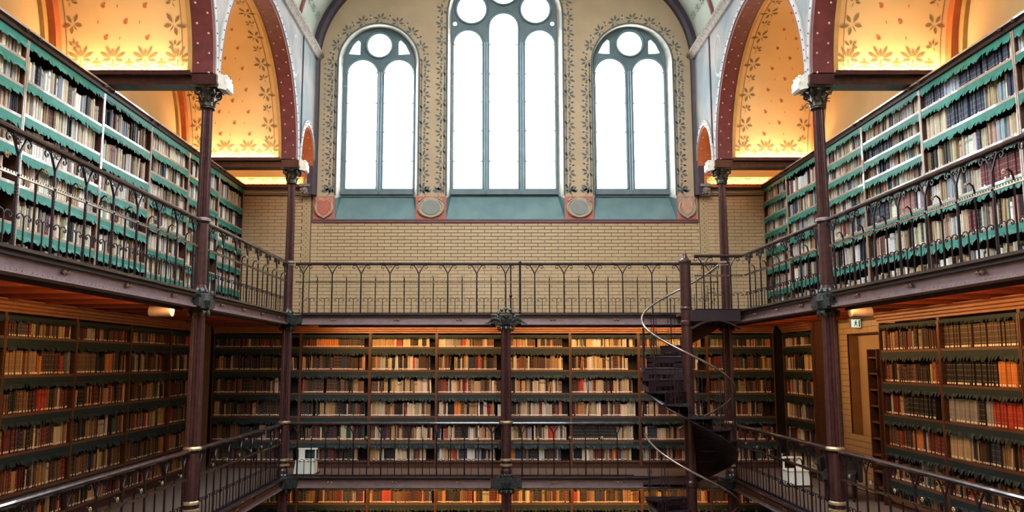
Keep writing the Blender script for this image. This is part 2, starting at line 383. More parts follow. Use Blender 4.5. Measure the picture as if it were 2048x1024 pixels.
# ---- nave side walls: arcade plates with painted spandrels
def arc_pts(cy, hw, rise, n=28, a0=0.0, a1=PI, r=0.0):
    return [(cy - (hw + r) * math.cos(a0 + (a1 - a0) * k / n), SPR + (rise + r) * math.sin(a0 + (a1 - a0) * k / n)) for k in range(n + 1)]
CORN = zr(6.98)
def nave_side(side):
    X = XL if side == 'left' else XR; s = 1 if side == 'left' else -1   # s points into the nave
    XWALL = XWL if side == 'left' else XWR
    out = [(YF, SPR)]
    for cy, hw, rise in [(-.95, 2.22, 2.42), (3.65, 2.22, 2.42)] + BAYS[::-1] + [SMALL]: out += arc_pts(cy, hw, rise)
    out += [(YW, SPR), (YW, CORN), (YF, CORN)]
    mb = plate('arcade', [out], .22, lambda u, v, w_: (X + w_, u, v), 'mural')
    wall = struct(obj('wall_arcade_' + side, mb, 'mural'))
    # cornice along the top of the arcade
    cm = MB()
    prof = [(0, -.11), (.05, -.11), (.09, -.04), (.14, .0), (.14, .06), (0, .06)]
    cm.sweep(prof, [((X + s * .11, YF, CORN + .03), (s, 0, 0), (0, 0, 1)), ((X + s * .11, YW, CORN + .03), (s, 0, 0), (0, 0, 1))])
    obj('cornice', cm, 'stone', wall)
    st = MB()
    for i in range(60):
        y = 9.0 + i * .125
        st.ball((X + s * .235, y, CORN + .035), .02, 5)
    obj('cornice_beads', st, 'dotdark', wall)
    # thin shaft that divides mural and spandrel behind the back column
    obj('wall_shaft', MB().tube([(X + s * .12, YB2 + .15, SPR), (X + s * .12, YB2 + .15, CORN - .08)], .016, 6), 'purple', wall)
    # painted roundels on the spandrels
    rm = MB()
    mpn = lambda u, v: (X + s * .114, u, v)
    for yc in (14.75, 10.55):
        for k in range(20):
            a, b_ = 2 * PI * k / 20, 2 * PI * (k + 1) / 20
            rm.add([mpn(yc + r_ * math.cos(q) * .8, zr(6.25) + r_ * 1.5 * math.sin(q)) for r_, q in ((.26, a), (.30, a), (.30, b_), (.26, b_))], [(0, 1, 2, 3)])
    obj('painted_roundel', rm, 'greyband', wall)
    # arch rings: dotted maroon soffit, grey face band, ochre inner edge
    for cy, hw, rise in BAYS + [SMALL]:
        small = hw < 1
        ring = MB(); face = MB(); edge = MB(); dots = MB(); fd = MB()
        n = 40 if not small else 20
        def sect(mb, ri, ro, xa, xb):
            path = []
            for k in range(n + 1):
                a = PI * k / n; c_, s_ = -math.cos(a), math.sin(a)
                path.append(((0, cy + hw * c_, SPR + rise * s_), (0, c_, s_), (1, 0, 0)))
            mb.sweep([(ri, xa), (ro, xa), (ro, xb), (ri, xb)], path)
        sect(ring, -.07, .03, X - s * .19, X + s * .115)
        sect(edge, -.085, .03, X - s * .25, X - s * .19)
        sect(face, .0 if not small else -.03, .085, X + s * .105, X + s * .135)
        m_ = 26 if not small else 9
        for k in range(m_):
            a = PI * (k + .5) / m_; c_, s_ = -math.cos(a), math.sin(a)
            for j, dx in enumerate((-.11, .05)):
                aa = a + (PI / m_ / 2 if j else 0)
                c2, s2 = -math.cos(aa), math.sin(aa)
                dots.ball((X + s * dx, cy + (hw - .07) * c2, SPR + (rise - .07) * s2), .019, 5)
        m_ = 44 if not small else 14
        for k in range(m_):
            a = PI * (k + .5) / m_; c_, s_ = -math.cos(a), math.sin(a)
            fd.ball((X + s * .135, cy + (hw + .045) * c_, SPR + (rise + .045) * s_), .015, 5)
        obj('arch_soffit', ring, 'maroon' if not small else 'orange', wall); obj('arch_edge', edge, 'ochre', wall)
        obj('arch_face_band', face, 'greyband', wall)
        obj('soffit_studs', dots, 'dot', wall); obj('face_dots', fd, 'dotdark', wall)
    # side vaults
    for bi, (cy, hw, rise) in enumerate(BAYS + [SMALL]):
        small = hw < 1
        x0, x1 = X - s * .25, XWALL
        h2, r2 = hw - .02, rise - .02
        n = 48
        def P(u, t, o=0.0):      # u: world x, t: 0..1 around the arch, o: offset towards the inside
            a = PI * t
            return (u, cy - (h2 - o) * math.cos(a), SPR + (r2 - o) * math.sin(a))
        vb = MB()
        vb.add([P(x, k / n) for k in range(n + 1) for x in (x0, x1)] + [P(x, k / n, -.06) for k in range(n + 1) for x in (x0, x1)],
               [(2 * k, 2 * k + 1, 2 * k + 3, 2 * k + 2) for k in range(n)] + [(2 * k + 2 * n + 2, 2 * k + 2 * n + 4, 2 * k + 2 * n + 5, 2 * k + 2 * n + 3) for k in range(n)])
        v = struct(obj('ceiling_vault_' + side, vb, 'vault', smooth=True))
        # orange wall rib
        rb = MB(); path = []
        for k in range(n + 1):
            a = PI * k / n; c_, s_ = -math.cos(a), math.sin(a)
            path.append(((0, cy + h2 * c_, SPR + r2 * s_), (0, c_, s_), (1, 0, 0)))
        xr0, xr1 = sorted((XWALL, XWALL + s * .16))
        rb.sweep([(-.14, xr0), (.02, xr0), (.02, xr1), (-.14, xr1)], path)
        obj('wall_rib', rb, 'orange', v)
        rb2 = MB(); xr0, xr1 = sorted((XWALL, XWALL + s * .06))
        rb2.sweep([(-.24, xr0), (-.14, xr0), (-.14, xr1), (-.24, xr1)], path)
        obj('wall_rib_inner', rb2, 'ochre', v)
        if small: continue
        # stencils on the half that faces the camera
        L_ = PI * (h2 + r2) / 2
        red = MB(); brown = MB(); pale = MB()
        xa, xb = x0 - s * .05, XWALL + s * .22
        W = abs(xb - xa)
        def mp(u, sd):           # u from arcade edge to wall, sd metres up from the springing on the far side
            return P(xa + (xb - xa) * u / W, 1 - sd / L_, .006)
        row = 0; sd = .50
        while sd < L_ * .62:
            for k in range(10):
                u = .36 + .20 * k + (.0 if row % 2 else .30) - .10
                if u > W - .32 or u < .34: continue
                if k % 3 == 0: disc(red, mp, (u, sd), .030); lobe(red, mp, (u - .02, sd + .02), 2.2, .03, .025)
                elif k % 3 == 2: lobe(red, mp, (u, sd - .03), PI / 2 + .2, .055, .014)
            sd += .215; row += 1
        sd = .38; k = 0
        while sd < L_ * .66:
            big = k % 2
            spray(brown, mp, (.16, sd), PI * .5 + (.6 if big else -.4), .25 if big else .16, 5 if big else 4, 4.6 if big else 2.6)
            spray(brown, mp, (W - .12, sd), PI * .5 + (-.6 if big else .4), .22 if big else .15, 5 if big else 4, 4.6 if big else 2.6)
            sd += .30; k += 1
        for k in range(9):
            u = .12 + .235 * k
            if u > W - .05: break
            if k % 2 == 0: palmette(brown, mp, (u, .20), .30)
            else: cross(brown, mp, (u, .15), .15)
        for k in range(10):
            u = .12 + .47 * k - .235
            prev = None
            for i in range(9):
                t = i / 8; uu = min(max(u + .47 * t, .02), W - .02); q = (uu, .03 + .07 * abs(math.sin(PI * t + PI / 2)))
                if prev and uu > prev[0] + .001: brown.add([mp(*prev), mp(*q), mp(q[0], q[1] + .014), mp(prev[0], prev[1] + .014)], [(0, 1, 2, 3)])
                prev = q
        # thin border lines
        for ul in (.045, W - .02):
            prev = .1
            for i in range(1, 26):
                sq = .1 + (L_ * .7) * i / 25
                brown.add([mp(ul, prev), mp(ul + .012, prev), mp(ul + .012, sq), mp(ul, sq)], [(0, 1, 2, 3)]); prev = sq
        obj('stencil_rosettes', red, 'rosette', v); obj('stencil_leaves', brown, 'leafbrown', v)
    # unseen infill added over the nearer side bays to stop the light
    x0, x1 = sorted((X, XWALL))
    struct(obj('ceiling_light_stop_' + side, MB().box(x0, x1, YF, 6.02, zr(6.6), zr(6.7)), 'vault'))
    return wall
nave_side('left'); nave_side('right')

# ---- tie beams with cove lamps
def tie_beam(side, y, which):
    X = XL if side == 'left' else XR; s = 1 if side == 'left' else -1
    xa, xb = sorted((X - s * .195, (XWL + .0) if side == 'left' else XWR))
    t = thing('tie_beam', 'dark red tie beam with glowing cove, %s column to %s wall' % (which, side), 'beam', ((xa + xb) / 2, y, zr(3.98)))
    obj('timber', MB().box(xa, xb, y - .13, y + .13, zr(3.98), zr(4.10)), 'iron_red', t)
    obj('upper_moulding', MB().box(xa, xb, y - .20, y + .20, zr(4.10), zr(4.13)), 'iron_red', t)
    obj('lip', MB().box(xa, xb, y - .21, y - .195, zr(4.10), zr(4.165)).box(xa, xb, y + .195, y + .21, zr(4.10), zr(4.165)), 'iron_red', t)
    for sg in (-1, 1):
        obj('lamp_strip', MB().box(xa + .05, xb - .25, y + sg * .165 - .012, y + sg * .165 + .012, zr(4.131), zr(4.143)), 'cream', t)
        if y > 15 and sg > 0: continue
        area('cove_lamp', ((xa + xb) / 2, y + sg * .165, zr(4.148)), (PI, 0, 0), xb - xa - .3, .03, P_VAULT * (xb - xa - .3), WARM2, parent=t)
for sd in ('left', 'right'):
    tie_beam(sd, YA, 'near'); tie_beam(sd, YB2, 'back corner')

# ---- nave vault with skylight
def nave_profile(n1=14, n2=14, r=0.0):
    """points from left springing over the crown to the right, (x, z)"""
    R1 = 2.4; a1 = math.radians(60); d = NA - R1; t = d / math.cos(a1); R2 = R1 + t
    zs = zr(6.9); half = []
    for i in range(n1 + 1):
        a = a1 * i / n1; half.append((d + (R1 + r) * math.cos(a), zs + (R1 + r) * math.sin(a)))
    for i in range(1, n2 + 1):
        a = a1 + (PI / 2 - a1) * i / n2; half.append(((R2 + r) * math.cos(a), zs - t * math.sin(a1) + (R2 + r) * math.sin(a)))
    left = [(NCX - x, z) for x, z in half]
    return left + [(NCX + x, z) for x, z in half[::-1][1:]]
prof = nave_profile()
vb = MB()
def strip(pts, y0, y1):
    vb.add([(x, y, z) for x, z in pts for y in (y0, y1)] , [(2 * k, 2 * k + 1, 2 * k + 3, 2 * k + 2) for k in range(len(pts) - 1)])
lo = [p for p in prof if p[0] < NCX - 2.2]; hi_ = [p for p in prof if p[0] > NCX + 2.2]; mid = [p for p in prof if abs(p[0] - NCX) <= 2.2]
strip([lo[0]] + lo[1:], YF, YW + .1); strip(hi_, YF, YW + .1)
strip([lo[-1]] + mid + [hi_[0]], 12.4, YW + .1); strip([lo[-1]] + mid + [hi_[0]], YF, -4.2)
cv = struct(obj('ceiling', vb, 'navevault', smooth=True))
# ribs across the vault, wall arch
for y, wd, dp, mt in ((YW - .09, .18, .17, 'purple'), (15.15, .09, .06, 'red_band'), (13.65, .09, .06, 'red_band'), (12.3, .1, .06, 'red_band')):
    rb = MB(); path = []
    pp = prof
    for k, (x, z) in enumerate(pp):
        a = pp[max(k - 1, 0)]; c = pp[min(k + 1, len(pp) - 1)]
        tx, tz = c[0] - a[0], c[1] - a[1]; l = math.hypot(tx, tz); nx, nz = tz / l, -tx / l     # inwards
        path.append(((x, y, z), (nx, 0, nz), (0, 1, 0)))
    if mt == 'purple':   # the wall arch runs down as shafts to the shield panels
        path = [((prof[0][0], y, zr(3.74)), (1, 0, 0), (0, 1, 0))] + path + [((prof[-1][0], y, zr(3.74)), (-1, 0, 0), (0, 1, 0))]
    rb.sweep([(-.02, -wd / 2), (dp * .6, -wd / 2), (dp, -wd / 4), (dp, wd / 4 if mt != 'purple' else wd / 2), (dp * .6, wd / 2), (-.02, wd / 2)], path)
    obj('wall_arch' if mt == 'purple' else 'rib', rb, mt, cv)
lv = MB()
for side_ in (0, 1):
    for ys in (14.0, 14.4, 14.8, 15.45, 15.8, 16.15):
        for k in range(2, 12, 3):
            q = prof[k] if not side_ else prof[-1 - k]; q2 = prof[k + 1] if not side_ else prof[-2 - k]
            ex, ez = q2[0] - q[0], q2[1] - q[1]; l = math.hypot(ex, ez); ex /= l; ez /= l
            nx, nz = (ez, -ex) if not side_ else (-ez, ex)
            spray(lv, lambda u, v: (q[0] + ex * v + nx * .03, ys + u, q[1] + ez * v + nz * .03), (0, 0), PI / 2, .2, 5, 3.6)
obj('stencil_leaves', lv, 'leaf', cv)
gl = struct(obj('window_4', MB().box(NCX - 2.35, NCX + 2.35, -4.2, 12.4, 14.90, 14.91), 'glass'))
sb = MB()
for i in range(9): sb.box(NCX - 2.35, NCX + 2.35, -4.2 + 2.05 * i, -4.14 + 2.05 * i, 14.80, 14.90)
for i in range(4): sb.box(NCX - 2.35 + 1.55 * i, NCX - 2.30 + 1.55 * i, -4.2, 12.4, 14.80, 14.90)
obj('skylight_bars', sb, 'steelblue', gl)

# ---- back wall with three windows
YG = YW + .30; K = YG / YW      # glazing plane
def rel(pts, k=1.0): return [(x * k, zr(z * k)) for x, z in pts]
WIN = [
 dict(n=1, out=arch_outline(-2.625, .935, 3.19, 6.89), frm=arch_outline(-2.607, .815, 3.71, 6.88),
      lan=[(-2.985, .34, 6.92), (-2.15, .338, 6.92)], cir=[(-2.607, 7.28, .275)], c=-2.607,
      tri=[(-3.31, 7.07), (-3.05, 7.05), (-3.05, 7.36), (-3.10, 7.40), (-3.21, 7.28)], lab='left'),
 dict(n=2, out=arch_outline(.29, 1.34, 3.19, 8.0), frm=arch_outline(.268, 1.213, 3.74, 7.95),
      lan=[(-.564, .325, 7.633), (.257, .325, 8.047), (1.09, .336, 7.633)], cir=[(-.485, 8.16, .335), (.995, 8.16, .33), (.257, 8.62, .33)], c=.257, tri=None, lab='centre'),
 dict(n=3, out=arch_outline(3.225, .935, 3.19, 6.89), frm=arch_outline(3.155, .83, 3.71, 6.88),
      lan=[(2.705, .338, 6.95), (3.577, .352, 6.95)], cir=[(3.165, 7.32, .285)], c=3.15,
      tri=[(2.44, 7.09), (2.70, 7.07), (2.70, 7.38), (2.65, 7.42), (2.54, 7.30)], lab='right'),
]
ROWS_S = [3.904, 4.54, 5.22, 5.90, 6.62]
ROWS_C = [3.904, 4.54, 5.25, 5.94, 6.60, 7.30]
mb = plate('wall_back', [[(XWL, UF - .1), (XWR, UF - .1), (XWR, 16.4), (XWL, 16.4)]] + [rel(w_['out']) for w_ in WIN], .06, lambda u, v, q: (u, YW + .03 + q, v), 'plaster')
wb = struct(obj('wall_back', mb, 'plaster'))
obj('lower_masonry', MB().box(XWL, XWR, YW + .005, YW + .3, -.1, UF - .1), 'black', wb)
for w_ in WIN:
    win = struct(thing('window_%d' % w_['n'], None, None, (w_['c'], YW, zr(3.19))))
    if 'category' in win: del win['category']
    o1 = rel(w_['out']); o2 = rel(w_['frm'], K); n = len(o1)
    rv = MB(); rv.add([(x, YW, z) for x, z in o1] + [(x, YG, z) for x, z in o2], [(i, i + 1, n + i + 1, n + i) for i in range(1, n - 1)] + [(n - 1, 0, n, 2 * n - 1)])
    obj('reveal', rv, 'reveal', win, smooth=False)
    # dotted hood moulding round the reveal
    hd = MB(); path = []
    for i in range(2, n): path.append(Vector((o1[i][0], YW - .01, o1[i][1])))
    path = [Vector((o1[1][0], YW - .01, zr(3.76)))] + path + [Vector((o1[0][0], YW - .01, zr(3.76)))]
    hd.tube(path, .022, 5); obj('hood_moulding', hd, 'leaf', win)
    sl = MB()
    (xa, za), (xb, zb) = o1[0], o1[1]; (xc, zc), (xd, zd) = o2[0], o2[1]
    sl.add([(xa, YW - .03, za - .02), (xb, YW - .03, zb - .02), (xd, YG - .02, zd), (xc, YG - .02, zc), (xa, YW + .02, za - .1), (xb, YW + .02, zb - .1)], [(0, 1, 2, 3), (0, 4, 5, 1)])
    for x_o, x_i, sg in ((xa, xc, 1), (xb, xd, -1)):     # painted cheeks at the foot of the jambs
        sl.add([(x_o + sg * .012, YW - .004, za - .02), (x_i + sg * .012, YG - .01, zc - .02), (x_i + sg * .012, YG - .01, zc + .03), (x_o + sg * .012, YW - .004, za + .50)], [(0, 1, 2, 3)])
        sl.add([(x_o - sg * .004, YW - .004, za - .02), (x_o + sg * .012, YW - .004, za - .02), (x_o + sg * .012, YW - .004, za + .50), (x_o - sg * .004, YW - .004, za + .50)], [(0, 1, 2, 3)])
    obj('sill', sl, 'sill', win)
    rows = ROWS_C if w_['n'] == 2 else ROWS_S
    holes = []; panes = []
    for cx, hw, top in w_['lan']:
        lo_ = arch_outline(cx, hw, 3.904, top - hw, 20); holes.append(lo_)
        rr = [r_ for r_ in rows if r_ < top - hw + .15]
        for i, r_ in enumerate(rr):
            if i < len(rr) - 1: panes.append([(cx - hw, r_), (cx + hw, r_), (cx + hw, rr[i + 1]), (cx - hw, rr[i + 1])])
            else:
                zs_ = top - hw; lo2 = [(cx + hw * math.cos(PI * k / 20), zs_ + hw * math.sin(PI * k / 20)) for k in range(21)]
                pts = [p for p in lo2 if p[1] >= r_]
                if r_ < zs_: pts = [(cx - hw, r_), (cx + hw, r_)] + pts
                panes.append(pts)
    for cx, cz, r_ in w_['cir']: holes.append(circle(cx, cz, r_)); panes.append(circle(cx, cz, r_))
    if w_['tri']:
        for t in (w_['tri'], [(2 * w_['c'] - x, z) for x, z in w_['tri']][::-1]): holes.append(t); panes.append(t)
    if w_['n'] == 2:
        for cx in (-.87, 1.385): holes.append(circle(cx, 7.80, .05, 10)); panes.append(circle(cx, 7.80, .05, 10))
    frm = [list(p) for p in w_['frm']]
    mb = plate('frame', [rel(w_['frm'], K)] + [rel(h, K) for h in holes], .10, lambda u, v, q: (u, YG + q, v), 'steelblue')
    obj('frame', mb, 'steelblue', win)
    # raised mullions, rings and bottom rail
    mu = MB()
    ls = sorted(w_['lan'])
    for (c0, h0, t0), (c1, h1, t1) in zip(ls, ls[1:]):
        xm = (c0 + h0 + c1 - h1) / 2 * K
        mu.tube([(xm, YG - .07, zr(3.76 * K)), (xm, YG - .07, zr((min(t0, t1) - .3) * K))], .045, 8)
    for cx, cz, r_ in w_['cir']:
        mu.tube([(x, YG - .06, z) for x, z in rel(circle(cx, cz, r_ + .035), K)], .028, 5, closed=True)
    for cx, hw, top in w_['lan']:
        mu.tube([(x, YG - .055, z) for x, z in rel(arch_outline(cx, hw + .03, 3.9, top - hw, 20)[1:], K)], .02, 5)
    xs = [p[0] for p in w_['frm']]
    mu.box(min(xs) * K, max(xs) * K, YG - .10, YG - .04, zr(3.76 * K), zr(3.85 * K))
    obj('mullions', mu, 'steelblue', win)
    for pts in panes:
        q = rel(pts, K); nn = len(q)
        pm = MB().add([(x, YG + .012, z) for x, z in q] + [(x, YG + .018, z) for x, z in q],
                      [tuple(range(nn)), tuple(range(2 * nn - 1, nn - 1, -1))] + [(i, (i + 1) % nn, nn + (i + 1) % nn, nn + i) for i in range(nn)])
        obj('pane', pm, 'glass', win)
    bm_ = MB()
    for cx, hw, top in w_['lan']:
        for r_ in rows[1:]:
            if r_ > top - hw + .1: continue
            bm_.tube([((cx - hw) * K, YG - .02, zr(r_ * K)), ((cx + hw) * K, YG - .02, zr(r_ * K))], .0035, 4)
            for sg in (-1, 1):
                bm_.tube([((cx + sg * hw) * K, YG - .03, zr(r_ * K)), ((cx + sg * (hw - .07)) * K, YG - .03, zr(r_ * K))], [.022, .006], 5)
        bm_.tube([((cx - hw - .12) * K, YG - .05, zr(6.30 * K)), ((cx - hw + .03) * K, YG - .05, zr(6.30 * K))], .012, 5)
        bm_.tube([((cx + hw - .03) * K, YG - .05, zr(6.30 * K)), ((cx + hw + .10) * K, YG - .05, zr(6.30 * K))], .012, 5)
    obj('saddle_bars', bm_, 'greyband', win)
# stencil border round each window
lf = MB(); fl = MB(); ln_ = MB()
mpw = lambda x, z: (x, YW - .006, z)
for w_ in WIN:
    o1 = rel(w_['out'])
    # walk along jambs and arch, offset outwards
    pth = [(o1[1][0], zr(3.80))] + o1[2:] + [(o1[0][0], zr(3.80))]
    c = (o1[0][0] + o1[1][0]) / 2
    d = 0; last = None; k = 0; nxt = .1
    for a, b_ in zip(pth, pth[1:]):
        l = math.hypot(b_[0] - a[0], b_[1] - a[1])
        while nxt <= d + l:
            t = (nxt - d) / l; tx, tz = (b_[0] - a[0]) / l, (b_[1] - a[1]) / l; nx, nz = tz, -tx
            p = (a[0] + tx * t * l + nx * .165, a[1] + tz * t * l + nz * .165)
            ang = math.atan2(nz, nx)
            if k % 2 == 0:
                spray(lf, mpw, (p[0] - nx * .06, p[1] - nz * .06), ang + .5, .24, 5, 3.4)
            else:
                disc(fl, mpw, p, .035); lobe(lf, mpw, p, ang, .08, .035); lobe(lf, mpw, p, ang + 2.6, .07, .03)
            nxt += .185; k += 1
        d += l
    for sg, i0 in ((-1, 0), (1, 1)):
        x = o1[i0][0] + sg * .055
        ln_.add([mpw(x - .012, zr(3.8)), mpw(x + .012, zr(3.8)), mpw(x + .012, zr(6.89)), mpw(x - .012, zr(6.89))], [(0, 1, 2, 3)])
        spray(lf, mpw, (x + sg * .12, zr(3.80)), PI / 2, .26, 5, 2.0)
for x in (-3.90, 4.42):
    for k in range(26): lobe(ln_, mpw, (x - .02 * (1 if x > 0 else -1), zr(3.85) + k * .12), 0 if x < 0 else PI, .05, .03)
obj('stencil_leaves', lf, 'leaf', wb); obj('stencil_flowers', fl, 'flower', wb); obj('stencil_lines', ln_, 'leaf', wb)
# painted shield panels between the windows
def shield(x0, x1, body, scroll, round_):
    z0, z1 = zr(3.20), zr(3.73)
    p = tag(obj('shield_panel', MB().box(x0, x1, YW - .02, YW, z0, z1), 'shieldred'), None, None); p.parent = wb
    cx, cz = (x0 + x1) / 2, (z0 + z1) / 2; h = (z1 - z0) / 2; hw = (x1 - x0) / 2
    def outline(k):
        if round_: return [(cx + hw * .86 * k * math.cos(a), cz + h * .02 + h * .92 * k * math.sin(a)) for a in [2 * PI * i / 22 for i in range(22)]]
        return [(cx + hw * k * x, cz + h * k * y) for x, y in ((-.88, .88), (-.3, .95), (0, .8), (.3, .95), (.88, .88), (.8, .3), (.9, -.05), (.72, -.35), (.45, -.72), (0, -.98), (-.45, -.72), (-.72, -.35), (-.9, -.05), (-.8, .3))]
    for k, mt, d in ((1, scroll, .035), (.72, body, .05)):
        q = outline(k); n = len(q)
        sm = MB().add([(x, YW - .02, z) for x, z in q] + [(cx + (x - cx) * .94, YW - .02 - d, cz + (z - cz) * .94) for x, z in q], [tuple(range(2 * n - 1, n - 1, -1))] + [(i, n + i, n + (i + 1) % n, (i + 1) % n) for i in range(n)])
        obj('shield', sm, mt, p)
    cm = MB()
    for sg in (-1, 1):
        cm.tube([(cx + sg * hw * (.80 * math.cos(a)), YW - .06, cz + h * .8 * math.sin(a)) for a in [-1.35 + 2.3 * i / 10 for i in range(11)]], [.012 + .02 * math.sin(PI * i / 10) for i in range(11)], 5)
        cm.tube([(cx + sg * hw * (.75 - .22 * t) , YW - .06, cz + h * (.72 - .15 * math.sin(6 * t))) for t in [i / 6 for i in range(7)]], .016, 5)
    obj('strapwork', cm, scroll, p)
shield(-4.035, -3.565, 'shieldred', 'shieldpink', False)
shield(-1.735, -1.045, 'shieldgrey', 'shieldtan', True)
shield(1.635, 2.285, 'shieldgrey', 'shieldtan', True)
shield(4.165, 4.60, 'shieldpink', 'shieldtan', False)
# string course under the sills
obj('string_course', MB().box(-4.04, 4.62, YW - .05, YW, zr(3.125), zr(3.165)), 'red_band', wb)
obj('string_course_top', MB().box(-4.04, 4.62, YW - .035, YW, zr(3.165), zr(3.20)), 'purple', wb)
# pilasters, carved heads and aisle mouldings
for sg, xp in ((-1, -4.19), (1, 4.76)):
    pl = MB().box(xp - .09, xp + .09, YW - .03, YW, UF, zr(3.75))
    obj('pilaster', pl, 'pilaster', wb)
    pd = MB()
    for k in range(24):
        for dx in (-.045, 0, .045): pd.box(xp + dx - .008, xp + dx + .008, YW - .033, YW - .028, UF + .1 + k * .11 + (.05 if dx == 0 else 0), UF + .1 + k * .11 + (.085 if dx == 0 else .02))
    obj('pilaster_inlay', pd, 'mortar', wb)
    xh = xp + .02 * sg
    hb = MB().box(xh - .12, xh + .12, YW - .20, YW, zr(3.92), zr(3.98)).box(xh - .11, xh + .11, YW - .16, YW, zr(3.72), zr(3.92))
    hb.ball((xh, YW - .17, zr(3.83)), .075, 10, (1, .7, 1.1)); hb.ball((xh, YW - .235, zr(3.825)), .018, 6)
    for s2 in (-1, 1):
        hb.ball((xh + s2 * .03, YW - .215, zr(3.85)), .014, 6); hb.ball((xh + s2 * .09, YW - .15, zr(3.86)), .035, 6)
        hb.ball((xh + s2 * .075, YW - .16, zr(3.77)), .03, 6)
    hb.ball((xh, YW - .20, zr(3.775)), .03, 6)
    obj('carved_head', hb, 'stone', wb, smooth=False)
    xa, xb = sorted((xp + sg * .09, XWL if sg < 0 else XWR))
    mo = MB(); mo.box(xa, xb, YW - .03, YW, zr(3.76), zr(3.80)); mo.box(xa, xb, YW - .06, YW, zr(3.80), zr(3.86)); 
    obj('aisle_moulding', mo, 'pilaster', wb)
    obj('aisle_moulding_dark', MB().box(xa, xb, YW - .10, YW, zr(3.86), zr(3.91)).box(xa, xb, YW - .05, YW, zr(3.74), zr(3.76)), 'purple', wb)
    obj('aisle_moulding_red', MB().box(xa, xb, YW - .14, YW, zr(3.91), zr(3.98)), 'maroon' if sg < 0 else 'orange', wb)
    obj('aisle_panel', MB().box(xa, xb, YW - .012, YW - .001, zr(3.98), zr(5.4)), 'vault', wb)
    sm = MB(); mpa = lambda u, v: (u, YW - .018, v)
    for k in range(6):
        x = xa + .12 + .27 * k
        if x > xb - .05: break
        palmette(sm, mpa, (x, zr(4.17)), .30) if k % 2 == 0 else cross(sm, mpa, (x, zr(4.14)), .17)
        prev = None
        for i in range(7):
            q = (x - .135 + .27 * i / 6, zr(4.02) + .03 * math.cos(2 * PI * i / 6))
            if prev: sm.add([mpa(*prev), mpa(*q), mpa(q[0], q[1] + .016), mpa(prev[0], prev[1] + .016)], [(0, 1, 2, 3)])
            prev = q
    obj('stencil_leaves', sm, 'leafbrown', wb)
    xl0 = (xa + xb) / 2
    area('aisle_cove_lamp', (xl0, YW - .11, zr(4.0)), (PI, 0, 0), xb - xa - .2, .03, P_VAULT * .55 * (xb - xa), WARM2)

# bricks of the back wall
bw, bh, gap = .30, .0775, .0085
bricks = []
def brick_field(x0, x1, z0, z1):
    r_ = 0; z = z1
    while z - bh > z0 - .02:
        x = x0 - (bw / 2 if r_ % 2 else 0)
        while x < x1 - .02:
            a, b_ = max(x, x0), min(x + bw, x1)
            if b_ - a > .03: bricks.append((a, b_, z - bh, z))
            x += bw
        z -= bh; r_ += 1
for f_ in ((-4.08, 4.66, UF, zr(3.125)), (XWL + .45, -4.28, UF, zr(3.74)), (4.85, XWR - .45, UF, zr(3.74))): brick_field(*f_)
obj('mortar_bed', MB().box(XWL, XWR, YW - .004, YW, UF, zr(3.12)).box(XWL, -4.05, YW - .004, YW, zr(3.12), zr(3.75)).box(4.63, XWR, YW - .004, YW, zr(3.12), zr(3.75)), 'mortar', wb)
full = [b_ for b_ in bricks if b_[1] - b_[0] > bw - .01]
full.sort(key=lambda q: -q[2] if abs((q[0] + q[1]) / 2 - .3) < 4.2 else 10 - q[2])
single = full[:300]; ss = set(single)
d = gap / 2
bme = MB().add([(-bw / 2 + d, 0, -bh / 2 + d), (bw / 2 - d, 0, -bh / 2 + d), (bw / 2 - d, 0, bh / 2 - d), (-bw / 2 + d, 0, bh / 2 - d),
                (-bw / 2 + d + .004, -.014, -bh / 2 + d + .004), (bw / 2 - d - .004, -.014, -bh / 2 + d + .004), (bw / 2 - d - .004, -.014, bh / 2 - d - .004), (-bw / 2 + d + .004, -.014, bh / 2 - d - .004)],
               [(4, 5, 6, 7), (0, 1, 5, 4), (1, 2, 6, 5), (2, 3, 7, 6), (3, 0, 4, 7)]).mesh('brick', 'brickA')
for a, b_, z0, z1 in single: link('brick', bme, wb, ((a + b_) / 2, YW - .003 - R.random() * .002, (z0 + z1) / 2))
rest = MB()
for q in bricks:
    if q in ss: continue
    a, b_, z0, z1 = q; y = YW - .003 - R.random() * .002
    rest.box(a + d, b_ - d, y - .014, y, z0 + d, z1 - d)
tag(obj('brick_courses', rest, 'brickA', wb), kind='stuff')

# ---- lower right wall: brick pier with a recessed panel
XB = 6.50
mb = plate('pier', [[(12.1, LF), (14.1, LF), (14.1, zr(.80)), (12.1, zr(.80))], [(12.3, zr(-1.30)), (13.78, zr(-1.30)), (13.78, zr(.51)), (12.3, zr(.51))]], .02, lambda u, v, q: (XB + .012 + q, u, v), 'mortar')
pier = struct(obj('wall_pier', mb, 'mortar'))
nb = MB(); xn = XB + .2
nb.add([(xn, 12.3, zr(-1.3)), (xn, 13.78, zr(-1.3)), (xn, 13.78, zr(.51)), (xn, 12.3, zr(.51))], [(0, 1, 2, 3)])
obj('recess_back', nb, 'brickA', pier)
nb = MB()
nb.add([(XB, 13.78, zr(-1.3)), (xn, 13.78, zr(-1.3)), (xn, 13.78, zr(.51)), (XB, 13.78, zr(.51))], [(0, 1, 2, 3)])
nb.add([(XB, 12.3, zr(.51)), (XB, 13.78, zr(.51)), (xn, 13.78, zr(.51)), (xn, 12.3, zr(.51))], [(0, 1, 2, 3)])
nb.add([(XB, 12.3, zr(-1.3)), (XB, 13.78, zr(-1.3)), (xn, 13.78, zr(-1.3)), (xn, 12.3, zr(-1.3))], [(0, 1, 2, 3)])
obj('recess_jamb', nb, 'niche', pier)
b2h, b2w = .105, .30
r_ = 0; z = LF + .02
